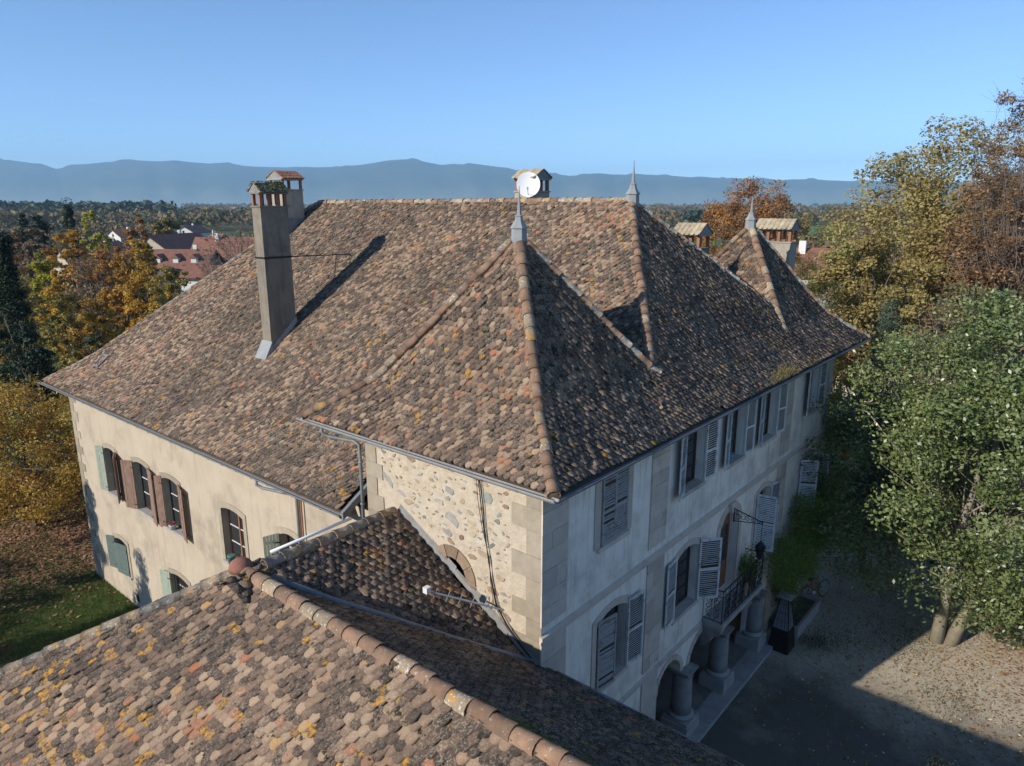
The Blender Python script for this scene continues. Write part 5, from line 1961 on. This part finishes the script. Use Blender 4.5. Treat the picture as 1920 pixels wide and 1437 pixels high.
def tree_at(px, top, depth, hw, leaf, label, name='tree', **k):
    p = spot(px, depth)
    gz_ = ground_at(p)
    H = topz(top, depth) - gz_
    R0 = hw / 1369.6 * depth
    k.setdefault('seed', abs(int(px * 7 + depth)))
    k.setdefault('size', max(0.12, depth * 0.0042))
    return make_tree(name, label, (p[0], p[1], gz_), H, R0, leaf, **k)


# --- courtyard side
make_tree('holly_tree', 'glossy green holly with pale forked trunk in the sunlit yard', (17.4, -5.2, 0), 12.6, 5.0, 'leaf_holly', 88000, 0.145, 1.3, 260, 0.19, 'egg', 0.19,
          'bark_pale', 60, 4, multi=3, seed=101, squash=0.95, lean=(1.0, -1.2), hollow=0.75)
make_tree('holly_tree', 'dark holly standing in the shade of the house end', (20.9, -1.5, 0), 8.6, 2.3, 'leaf_holly_shaded', 14000, 0.13, 0.4, 80, 0.16, 'egg', 0.3, 'bark', 20, 1, seed=102)
make_tree('holly_tree', 'shadowed green holly wedged between the dark holly and the pale-trunked holly', (23.0, -5.0, 0), 9.6, 3.4, 'leaf_holly', 30000, 0.16, 0.4, 110, 0.18, 'egg', 0.26, 'bark', 30, 2, seed=103)
make_tree('holly_tree', 'broad holly at the right edge behind the pale-trunked holly', (25.5, -11.5, 0), 11.0, 5.0, 'leaf_holly', 40000, 0.18, 0.8, 130, 0.22, 'egg', 0.25, 'bark_pale', 30, 3, seed=104)
tree_at(1650, 400, 44, 95, 'leaf_khaki', 'leafy yellow-green tree right of the far pavilion', nleaf=30000, nclump=130, twigs=2, nmain=30, size=0.23)
tree_at(1755, 240, 52, 135, 'leaf_khaki', 'tall tree with fading ochre leaves behind the yellow-green tree', size=0.27, nleaf=36000, nclump=200, twigs=3, nmain=40, bark='bark_twig', seed=111)
tree_at(1880, 315, 46, 110, 'leaf_brown', 'brown-leaved tree at the right edge under the sparse tall one', size=0.25, nleaf=32000, nclump=160, twigs=4, nmain=40, bark='bark_twig')
tree_at(1915, 125, 43, 95, 'leaf_brown', 'tallest tree at the right edge, nearly bare with few brown leaves', nleaf=17000, nclump=230, twigs=12, nmain=130, bark='bark_twig', cl=0.17, size=0.17, z0=6, tr=0.2)
tree_at(1645, 308, 60, 48, 'leaf_taupe', 'thin grey bare tree against the lake haze left of the ochre tree', nleaf=1500, nclump=60, twigs=10, nmain=40, bark='bark_twig', cl=0.2)
tree_at(1690, 545, 34, 75, 'leaf_bluegreen', 'bluish green conifer in front of the yellow-green tree', nleaf=16000, nclump=90, shape='cone', size=0.13, aspect=0.25, z0=1)
tree_at(1530, 470, 42, 55, 'leaf_yew', 'rounded olive-green yew beyond the far pavilion roof', nleaf=15000, nclump=100, size=0.13, aspect=0.3, z0=0.5, name='yew')
tree_at(1612, 640, 36, 42, 'leaf_gold', 'low golden bush at the sunny end of the house', nleaf=7000, nclump=60, size=0.14, z0=0.3, name='bush', cat='bush')
tree_at(1560, 575, 47, 50, 'leaf_khaki', 'ochre bush between the yew and the golden bush', nleaf=8000, nclump=60, z0=0.5, name='bush', cat='bush')
tree_at(1800, 560, 31, 110, 'leaf_brown', 'bare pale-stemmed tree above the glossy holly', nleaf=3500, nclump=120, twigs=9, nmain=70, bark='bark_pale', cl=0.16, size=0.12, z0=6.0, tr=0.12, multi=4)
tree_at(1402, 332, 78, 92, 'leaf_rust', 'large round rusty orange tree beyond the right pavilion', nleaf=30000, nclump=190, twigs=2, nmain=30, size=0.26, cl=0.2)
tree_at(1495, 405, 300, 60, 'leaf_olive', 'far olive tree clump left of the red-roofed house', nleaf=2500, nclump=60, size=1.0, squash=2.0)

# --- garden side, left
make_tree('yellow_tree', 'spreading tree with golden autumn leaves beside the house corner', (1.0, 37.5, -2.6), 8.3, 5.4, 'leaf_goldbrown', 30000, 0.17, 0.9, 230, 0.2, 'round', 0.17, 'bark', 60, 5, seed=201, droop=0.4, aspect=0.5)
make_tree('yellow_tree', 'second golden tree at the left edge, behind the spreading one', (-2.5, 43.5, -2.9), 8.4, 4.6, 'leaf_goldbrown', 18000, 0.18, 0.8, 130, 0.2, 'round', 0.2, 'bark', 40, 4, seed=202, droop=0.3)
tree_at(-8, 424, 52, 66, 'leaf_conifer', 'big dark conifer cut by the left edge', nleaf=26000, nclump=170, shape='cone', size=0.26, aspect=0.3, z0=0.5, name='conifer')
tree_at(22, 610, 47, 32, 'leaf_conifer', 'dark evergreen bush at the foot of the big conifer', nleaf=9000, nclump=60, size=0.24, z0=0.3, name='bush', cat='bush')
tree_at(108, 650, 40, 24, 'leaf_khaki', 'small yellowing shrub above the golden tree', nleaf=1600, nclump=40, twigs=4, nmain=20, size=0.17, z0=2.5)
tree_at(178, 590, 39, 20, 'leaf_goldbrown', 'slender sapling with few golden leaves behind the roof corner', nleaf=900, nclump=34, twigs=4, nmain=20, size=0.16, z0=4)
BG = [
    (62, 470, 82, 30, 'leaf_lime', 'small lime-yellow tree right of the big dark conifer', {}),
    (55, 425, 108, 34, 'leaf_taupe', 'greyish brown tree behind the lime-yellow one', {}),
    (118, 418, 92, 42, 'leaf_orange', 'orange-brown tree left of the village roofs', {}),
    (150, 470, 68, 56, 'leaf_taupe', 'bare rounded grey-brown tree in the middle of the garden', dict(twigs=8, nmain=60, bark='bark_twig', nleaf=3000)),
    (100, 545, 60, 46, 'leaf_olive', 'low olive-gold thicket under the bare rounded tree', {}),
    (190, 452, 86, 48, 'leaf_rust', 'russet tree behind the bare rounded tree', {}),
    (212, 480, 64, 44, 'leaf_orange', 'bright orange tree in the middle of the garden', {}),
    (255, 472, 62, 44, 'leaf_gold', 'bright golden yellow tree near the roof edge', {}),
    (305, 482, 60, 48, 'leaf_olive', 'olive tree touching the roof edge', {}),
    (355, 530, 58, 40, 'leaf_olive', 'low olive shrub nearest the roof edge', {}),
    (85, 500, 72, 36, 'leaf_gold', 'yellow-gold tree between the lime-yellow tree and the bare one', {}),
    (150, 560, 56, 48, 'leaf_goldbrown', 'golden thicket below the bare rounded tree', {}),
    (285, 540, 54, 44, 'leaf_gold', 'low golden shrub below the olive tree', {}),
    (168, 390, 132, 24, 'leaf_lime', 'upright yellow-green tree among the village roofs', {}),
    (250, 405, 112, 32, 'leaf_rust', 'dark russet tree in front of the village roofs', {}),
    (245, 440, 98, 30, 'leaf_goldbrown', 'golden-brown tree below the dark russet one', {}),
    (440, 382, 76, 66, 'leaf_taupe', 'large bare tree left of the tall chimney', dict(twigs=12, nmain=70, bark='bark_twig', nleaf=500)),
    (388, 440, 92, 40, 'leaf_taupe', 'small bare tree before the white village house', dict(twigs=10, nmain=50, bark='bark_twig', nleaf=300)),
    (150, 632, 50, 46, 'leaf_conifer', 'dark shaded thicket under the orange trees', dict(z0=0.2)),
    (235, 612, 50, 44, 'leaf_conifer', 'dark shaded bush below the golden tree', dict(z0=0.2)),
    (308, 405, 230, 24, 'leaf_olive', 'small far tree in front of the village', {}),
    (-30, 470, 75, 60, 'leaf_rust', 'russet tree outside the left edge', {}),
    (20, 520, 66, 50, 'leaf_olive', 'olive bush between the dark conifer and the golden trees', dict(z0=0.2)),
    (22, 430, 120, 26, 'leaf_brown', 'brown tree at the left edge above the conifer', {}),
]
for (px, top, dep, hw, lf, lab, kw) in BG:
    kw = dict(kw)
    kw.setdefault('nleaf', 8500)
    kw.setdefault('z0', 1.0)
    kw.setdefault('twigs', 1)
    tree_at(px, top, dep, hw, lf, lab, nclump=90, cl=0.22, **kw)
tree_at(126, 376, 138, 26, 'leaf_conifer', 'tall pointed spruce among the village trees', nleaf=7000, shape='cone', aspect=0.3, z0=1, name='spruce')
tree_at(52, 396, 150, 30, 'leaf_conifer', 'dark cedar near the left edge before the forest', nleaf=7000, z0=3, name='cedar')
# trees west of the house, outside the picture, whose shadows fall on the long wall and the lawn
make_tree('garden_tree', 'pointed tree on the west lawn shading the house corner', (-11, 31.5, -2.5), 11.6, 2.0, 'leaf_conifer', 9000, 0.2, 0.5, 60, shape='cone', seed=301)
make_tree('garden_tree', 'shorter pointed tree on the west lawn', (-10.5, 26.3, -2.5), 9.0, 2.0, 'leaf_conifer', 8000, 0.2, 0.4, 60, shape='cone', seed=302)
make_tree('garden_tree', 'round tree on the west lawn', (-17, 36, -2.5), 8.5, 4.0, 'leaf_olive', 8000, 0.25, 0.6, 60, seed=303)
make_tree('garden_tree', 'broad tree on the west lawn', (-17, 29, -2.5), 8.0, 4.0, 'leaf_olive', 8000, 0.25, 0.6, 60, seed=304)

# --- climbing plant on the front
cp = thing('climbing_plant', 'feathery green climber covering the front between the last column and the house end', 'climbing plant', (14.8, -0.5, 0))
g = np.random.default_rng(55)
m = MB()
for k in range(5):
    x0 = 14.3 + 0.3 * k
    m.tube([(x0, -0.5, 0.4), (x0 + 0.2 * math.sin(k), -0.3, 1.3), (x0 + 0.4 * math.cos(k * 2), -0.2, 2.4), (x0 - 0.8 + 0.6 * k, -0.3, 3.4), (x0 - 1.2 + 0.9 * k, -0.4, 4.2)], [0.05, 0.045, 0.035, 0.025, 0.012], 6)
m.build('stem', 'bark', cp, True)
Cc, Tn = [], []
while len(Cc) < 420:
    x, z = g.uniform(12.4, 18.6), g.uniform(0.7, 5.2)
    top = 3.9 + 1.2 * smst(x, 14.0, 16.2) + 0.3 * math.sin(x * 3)
    lo = 2.6 - 1.9 * smst(x, 13.3, 14.4) + 2.0 * smst(x, 15.6, 16.8)
    if lo < z < top:
        Cc.append((x, (-0.15 - abs(g.normal(0, 0.5)) - 0.3 * (z < 3.8)) * (0.4 if z < 2.3 else 1.0), z))
Cc = np.array(Cc)
idx = g.integers(0, len(Cc), 30000)
P = Cc[idx] + g.normal(0, 0.17, (30000, 3))
P[:, 1] = np.minimum(P[:, 1], -0.06)
V, tc = leaf_arrays(P, 0.10, g, g.normal(0.5, 0.16, len(Cc))[idx], 0.35, 0.5)
link('foliage', leaf_mesh('foliage', V, tc), 'leaf_wisteria', cp)
bp_ = thing('balcony_plant', 'small leafy potted plant at the right end of the balcony', 'plant', (10.85, -0.3, 3.34))
MB().lathe((10.85, -0.3, 3.335), [(0.12, 0), (0.16, 0.26), (0.17, 0.28), (0.14, 0.28)], 12).build('pot', 'terracotta', bp_, True)
P = np.array([10.82, -0.3, 3.95]) + g.normal(0, 1, (1500, 3)) * np.array([0.16, 0.14, 0.24])
V, tc = leaf_arrays(P, 0.09, g, 0.5 + 0 * P[:, 0], 0.4)
link('foliage', leaf_mesh('foliage', V, tc), 'leaf_wisteria', bp_)

# --- fallen leaves, weeds, cobbles
def scatter(name, n, fx, size, mat, seed, flat=0.25):
    g = np.random.default_rng(seed)
    P = fx(g, n)
    P = np.column_stack([P, ground_h(P[:, 0], P[:, 1]) + 0.025])
    a = g.uniform(0, 2 * np.pi, n)
    d = np.stack([np.cos(a), np.sin(a), g.normal(0, flat, n)], -1)
    w = np.stack([-np.sin(a), np.cos(a), g.normal(0, flat, n)], -1)
    s = (size * g.uniform(0.5, 1.3, n))[:, None]
    V = np.stack([P - d * s * 0.5, P + w * s * 0.3, P + d * s * 0.5, P - w * s * 0.3], 1)
    V[:, :, 2] = np.maximum(V[:, :, 2], (P[:, 2] - 0.015)[:, None])
    t = np.repeat(g.random(n)[:, None], 4, 1)
    tc = np.stack([t, t, t, np.ones_like(t)], -1)
    return stuff(link(name, np_mesh(name, V.reshape(-1, 3), [np.arange(4 * n).reshape(-1, 4)], tc.reshape(-1, 4)), mat))


def gauss(cx, cy, sx, sy):
    return lambda g, n: np.stack([g.normal(cx, sx, n), g.normal(cy, sy, n)], -1)


tag(scatter('fallen_leaves', 2600, lambda g, n: np.stack([g.uniform(8, 28, n), g.uniform(-14, -0.8, n)], -1), 0.10, 'litter', 1), 'scattered pale leaves on the courtyard gravel', 'leaves')
tag(scatter('fallen_leaves', 5200, lambda g, n: np.stack([g.normal(16.5, 3.2, n), g.normal(-8.0, 2.4, n)], -1), 0.085, 'litter', 2), 'dense leaves on the sunlit part of the yard', 'leaves')
tag(scatter('fallen_leaves', 7000, gauss(21.5, -8.5, 2.0, 1.7), 0.12, 'litter_rust', 3), 'carpet of rusty leaves beside the pale-trunked holly', 'leaves')
tag(scatter('fallen_leaves', 800, lambda g, n: (lambda t: np.stack([10.6 - 1.5 * t + g.normal(0, 0.16, n), -6.2 - 1.6 * t + g.normal(0, 0.2, n)], -1))(g.random(n)), 0.11, 'litter', 4), 'swept heap of brown leaves in the shaded yard', 'leaves')
tag(scatter('fallen_leaves', 15000, gauss(-0.5, 35.0, 5, 3.4), 0.2, 'litter_rust', 5), 'brown leaf carpet under the golden tree', 'leaves')


def patch(fs):
    def f(g, n):
        k = g.integers(0, len(fs), n)
        q = np.array(fs)[k]
        xy = np.stack([g.normal(q[:, 0], q[:, 2]), g.normal(q[:, 1], q[:, 2])], -1)
        return np.column_stack([xy, ground_h(xy[:, 0], xy[:, 1])])
    return f


o = link('weeds', blades(6000, patch([(14.2, -1.6, 0.4), (16, -3.6, 0.9), (18.2, -1.8, 1.2), (17.0, -4.2, 0.7), (20, -3, 1.0), (13.8, -6, 0.9), (15, -2.2, .6)]), 0.08, 0.008, 7), 'grass_blade')
tag(stuff(o), 'low green weeds growing in the courtyard gravel', 'weeds')
o = link('grass', blades(42000, lambda g, n: (lambda q: np.column_stack([q, ground_h(q[:, 0], q[:, 1])]))(np.stack([g.uniform(-9, 1.0, n), g.uniform(17, 36, n)], -1)), 0.13, 0.012, 8), 'grass_blade')
tag(stuff(o), 'short dark lawn grass beside the long wall', 'grass')
# cobbles at the corner of the yard
g = np.random.default_rng(88)
V, F, tcs = [], [], []
cnt = 0
for i in range(34):
    for j in range(26):
        x, y = 1.2 + i * 0.17 + g.normal(0, 0.02) + (j % 2) * 0.08, -1.0 - j * 0.16 + g.normal(0, 0.02)
        if g.random() < 0.05 + 0.9 * smst(x + 0.6 * abs(y + 2.5), 6.0, 7.6):
            continue
        r_ = g.uniform(0.06, 0.088)
        a0 = g.uniform(0, 6)
        n = 6
        for (q, z) in ((1.0, 0.0), (0.85, 0.025), (0.4, 0.04)):
            for k in range(n):
                t = a0 + 2 * math.pi * k / n
                V.append((x + r_ * q * math.cos(t) * 1.15, y + r_ * q * math.sin(t), z))
        for l in range(2):
            for k in range(n):
                F.append((cnt + l * n + k, cnt + l * n + (k + 1) % n, cnt + (l + 1) * n + (k + 1) % n, cnt + (l + 1) * n + k))
        F.append((cnt + 12, cnt + 13, cnt + 14, cnt + 15))
        F.append((cnt + 15, cnt + 16, cnt + 17, cnt + 12))
        t = g.random() * 0.85
        tcs += [(t, t, t, 1)] * (3 * n)
        cnt += 3 * n
o = link('cobbles', np_mesh('cobbles', np.array(V), [np.array(F)], np.array(tcs)), 'gravel_stone')
tag(stuff(o), 'small round cobbles by the platform at the low wing', 'cobbles')


# ------------------------------------------------------------------ village
def far_house(px, depth, w, d, eave, rise, rotdeg, wallm, label, dormers=0, wins=3, name='village_house', chim=True, base=None):
    p = spot(px, depth)
    gz_ = ground_at(p) if base is None else base
    rt = R(rotdeg)
    ca_, sa_ = math.cos(rt), math.sin(rt)
    root = thing(name, label, 'house', (p[0], p[1], gz_))
    W = lambda x, y, z: (p[0] + x * ca_ - y * sa_, p[1] + x * sa_ + y * ca_, gz_ + z)
    m = MB()
    hw, hd = w / 2, d / 2
    m.mbox(W, -hw, hw, -hd, hd, -2, eave)
    m.prism(lambda a, b, z: W(b, a, z), [(-hd, eave), (hd, eave), (0, eave + rise - 0.15)], -hw, hw)
    m.build('wall', wallm, root)
    m = MB()
    ov = 0.8
    k = rise / hd
    for sg in (-1, 1):
        y0, z0 = sg * (hd + ov), eave - ov * k
        m.quad_box([W(-hw - ov, y0, z0), W(hw + ov, y0, z0), W(hw + ov, 0, eave + rise), W(-hw - ov, 0, eave + rise),
                    W(-hw - ov, y0, z0 + 0.25), W(hw + ov, y0, z0 + 0.25), W(hw + ov, 0, eave + rise + 0.25), W(-hw - ov, 0, eave + rise + 0.25)])
    rf = m.build('roof', 'roof_red_far', root)
    if chim:
        MB().mbox(W, hw * 0.3, hw * 0.3 + 0.9, 0.4, 1.3, eave + rise - 1, eave + rise + 1.2).build('chimney', 'wall_far', rf)
    for side in (-1, 1):
        for fl in range(max(1, int(eave // 2.9))):
            for i in range(wins):
                x = -hw + w * (i + 0.5) / wins
                MB().mbox(W, x - 0.55, x + 0.55, side * hd - 0.04, side * hd + 0.04, 0.9 + fl * 2.9, 2.2 + fl * 2.9).build('window', 'glass_shade', root)
    for gs in (-1, 1):
        MB().mbox(W, gs * hw - 0.04, gs * hw + 0.04, -0.6, 0.6, eave - 0.2, eave + 1.2).build('window', 'glass_shade', root)
    for i in range(dormers):
        x = -hw * 0.6 + i * w * 0.6 / max(1, dormers - 1)
        for sg in (-1, 1):
            m = MB()
            m.mbox(W, x - 0.6, x + 0.6, sg * hd * 0.85, sg * hd * 0.3, eave + 0.2, eave + rise * 0.62)
            dm = m.build('dormer', 'wall_far', root)
            m = MB()
            m.prism(lambda a, b, z: W(x + a, b, z), [(-0.9, eave + rise * 0.55), (0.9, eave + rise * 0.55), (0, eave + rise * 0.55 + 0.9)], sg * hd * 0.9, sg * hd * 0.1)
            m.build('dormer_roof', 'roof_red_far', dm)
    return root


far_house(320, 225, 24, 15, 5.6, 5.2, 30, 'wall_far_beige', 'widest red-roofed village house behind the garden trees', wins=6)
far_house(335, 172, 14, 11, 5.2, 3.4, -50, 'wall_far_dark', 'red-roofed village house with three small dormers', dormers=3, wins=4)
far_house(425, 185, 16, 12, 6.0, 5.0, 130, 'wall_far_dark', 'dark-walled gabled village house beside the dormered one', wins=4)
far_house(415, 140, 16, 7, 5.2, 1.6, -52, 'wall_far', 'white low village house behind the bare trees', wins=5, chim=False)
far_house(170, 180, 18, 12, 4.6, 4.6, 10, 'wall_far_beige', 'red-roofed village house leftmost among the trees', wins=4)
far_house(205, 215, 13, 11, 4.8, 4.2, 60, 'wall_far_beige', 'small red-roofed village house right of the leftmost one', wins=3)
far_house(405, 235, 14, 11, 6.2, 4.4, 75, 'wall_far_dark', 'distant red-roofed village house above the white low one', wins=3)
far_house(285, 330, 20, 12, 5.0, 3.6, 35, 'wall_far', 'pale village house in front of the forest', wins=5)
far_house(228, 380, 14, 11, 4.4, 3.4, 15, 'wall_far', 'tiny white house left of the pale village house', wins=3)
far_house(355, 420, 22, 12, 5.0, 3.6, 40, 'wall_far', 'farthest white village house at the edge of the forest', wins=5)
far_house(1545, 100, 11, 9, 7.0, 2.9, 100, 'wall_far_beige', 'beige house with red gabled roof right of the far pavilion', wins=3, name='neighbour_house')
far_house(1690, 130, 34, 14, 4.6, 2.4, -40, 'wall_far', 'long white house glimpsed through the yellow-green tree', wins=7, name='neighbour_house', chim=False)
far_house(1800, 58, 15, 12, 3.6, 3.6, 95, 'wall_far_beige', 'house with wide reddish roof hidden behind bare branches at right', wins=3, name='neighbour_house', chim=False)

# ------------------------------------------------------------------ distant woods
def wood(name, label, rows, mat, seed, nq, dark=0.0):
    # tree after tree, each a heap of leafy faces on the plain
    g = np.random.default_rng(seed)
    Vs, tcs = [], []
    for (px0, px1, d0, d1, n, h0, h1, rise) in rows:
        for i in range(n):
            px, dep = g.uniform(px0, px1), g.uniform(d0, d1)
            p = spot(px, dep)
            z = ground_at(p) + rise * (dep - d0) / (d1 - d0)
            H = g.uniform(h0, h1)
            Rr = H * g.uniform(0.32, 0.48)
            q = g.normal(0, 1, (nq, 3))
            q /= np.linalg.norm(q, axis=1)[:, None]
            q[:, 2] = np.abs(q[:, 2]) * 1.0 - 0.15
            P = np.array([p[0], p[1], z + H * 0.45]) + q * np.array([Rr, Rr, H * 0.5]) * (0.75 + 0.35 * g.random((nq, 1)))
            V, tc = leaf_arrays(P, Rr * 0.6, g, np.clip(g.random() * 0.9 + g.normal(0, 0.06, nq), 0, 1), 0.9)
            Vs.append(V)
            tcs.append(tc)
    V, tc = np.concatenate(Vs), np.concatenate(tcs)
    o = link(name, leaf_mesh(name, V, tc), mat)
    return tag(stuff(o), label, 'forest')


wood('distant_forest', 'brown autumn forest along the horizon',
     [(-500, 2500, 900, 2600, 2600, 12, 18, 16), (-300, 480, 560, 900, 520, 11, 17, 4), (1200, 2200, 700, 1000, 420, 10, 16, 2)], 'leaf_forest', 61, 34)
wood('distant_forest', 'dark green conifer belt at the left of the horizon',
     [(-200, 310, 820, 1050, 260, 17, 25, 6), (200, 320, 760, 820, 60, 18, 24, 4), (1290, 1330, 640, 700, 40, 12, 18, 0)], 'leaf_forest_dark', 62, 40)
wood('scrub', 'olive and brown scrub between the village and the forest',
     [(-300, 300, 200, 560, 300, 5, 10, 0), (470, 1300, 250, 900, 300, 6, 11, 0), (1440, 2200, 150, 700, 330, 5, 10, 0)], 'leaf_forest', 63, 60)

# ------------------------------------------------------------------ mountains beyond the lake
SIL = [(-1500, 330), (-700, 318), (-300, 308), (0, 303), (40, 306), (85, 312), (118, 321), (140, 312), (175, 311), (212, 310), (250, 305), (330, 306), (400, 310), (470, 316), (560, 318), (640, 317),
       (700, 310), (735, 306), (765, 304), (790, 306), (830, 313), (850, 310), (900, 313), (950, 318), (1000, 329), (1060, 333), (1110, 330), (1200, 331), (1290, 335), (1380, 337), (1450, 338), (1600, 341), (2000, 346), (2600, 350), (3400, 355)]
g = np.random.default_rng(90)
pxs = np.linspace(-600, 2500, 330)
tops = np.interp(pxs, [s[0] for s in SIL], [s[1] for s in SIL])
tops = tops + np.convolve(g.normal(0, 1.1, len(pxs) + 8), np.ones(5) / 5, 'same')[4:-4]
D0, D1 = 8300.0, 11300.0
rowsN = 26
V = np.zeros((rowsN, len(pxs), 3))
rid = np.convolve(g.normal(0, 1, len(pxs) + 40), np.hanning(9) / 4, 'same')[20:-20]
for r_ in range(rowsN):
    f = r_ / (rowsN - 1)
    dep = D0 + (D1 - D0) * f
    ztop = 15.45 + (387 - tops) / 1369.6 * (D0 + (D1 - D0) * 0.72)
    prof = math.sin(min(1.0, f / 0.72) * math.pi / 2) ** 0.9 if f <= 0.72 else 1 - 0.6 * ((f - 0.72) / 0.28)
    z = -20 + (ztop + 20) * prof
    z = z + (rid * 55 * math.sin(math.pi * min(1, f / 0.72)) + np.convolve(g.normal(0, 28, len(pxs) + 8), np.ones(4) / 4, 'same')[4:-4] * (0 if f > 0.6 else 1)) * (0.0 if f >= 0.70 else 1)
    P = CAM[None] + FH[None] * dep + RT[None] * ((pxs - 960) / 1369.6 * dep)[:, None]
    V[r_] = np.column_stack([P[:, 0], P[:, 1], z])
i, k = np.meshgrid(np.arange(rowsN - 1), np.arange(len(pxs) - 1), indexing='ij')
a = i * len(pxs) + k
structure(link('mountains', np_mesh('mountains', V.reshape(-1, 3), [np.stack([a, a + 1, a + len(pxs) + 1, a + len(pxs)], -1).reshape(-1, 4)], smooth=True), 'mountain_forest'))

# ------------------------------------------------------------------ air
hm = bpy.data.materials.new('haze_air')
hm.use_nodes = True
hn = hm.node_tree
hn.nodes.clear()
ho = hn.nodes.new('ShaderNodeOutputMaterial')
pv = hn.nodes.new('ShaderNodeVolumePrincipled')
pv.inputs['Color'].default_value = (0.45, 0.74, 1.0, 1)
pv.inputs['Density'].default_value = 0.00010
pv.inputs['Anisotropy'].default_value = 0.0
hn.links.new(pv.outputs[0], ho.inputs['Volume'])
MATS['haze_air'] = hm
hz = MB().box((-15500, -15500, -40), (15500, 15500, 900)).build('haze', 'haze_air')
hz['label'] = 'pale blue haze over the plain'
hz['category'] = 'haze'
stuff(hz)
scn.cycles.volume_bounces = 2
scn.cycles.max_bounces = 5
scn.cycles.diffuse_bounces = 4
scn.cycles.glossy_bounces = 2
scn.cycles.transmission_bounces = 2
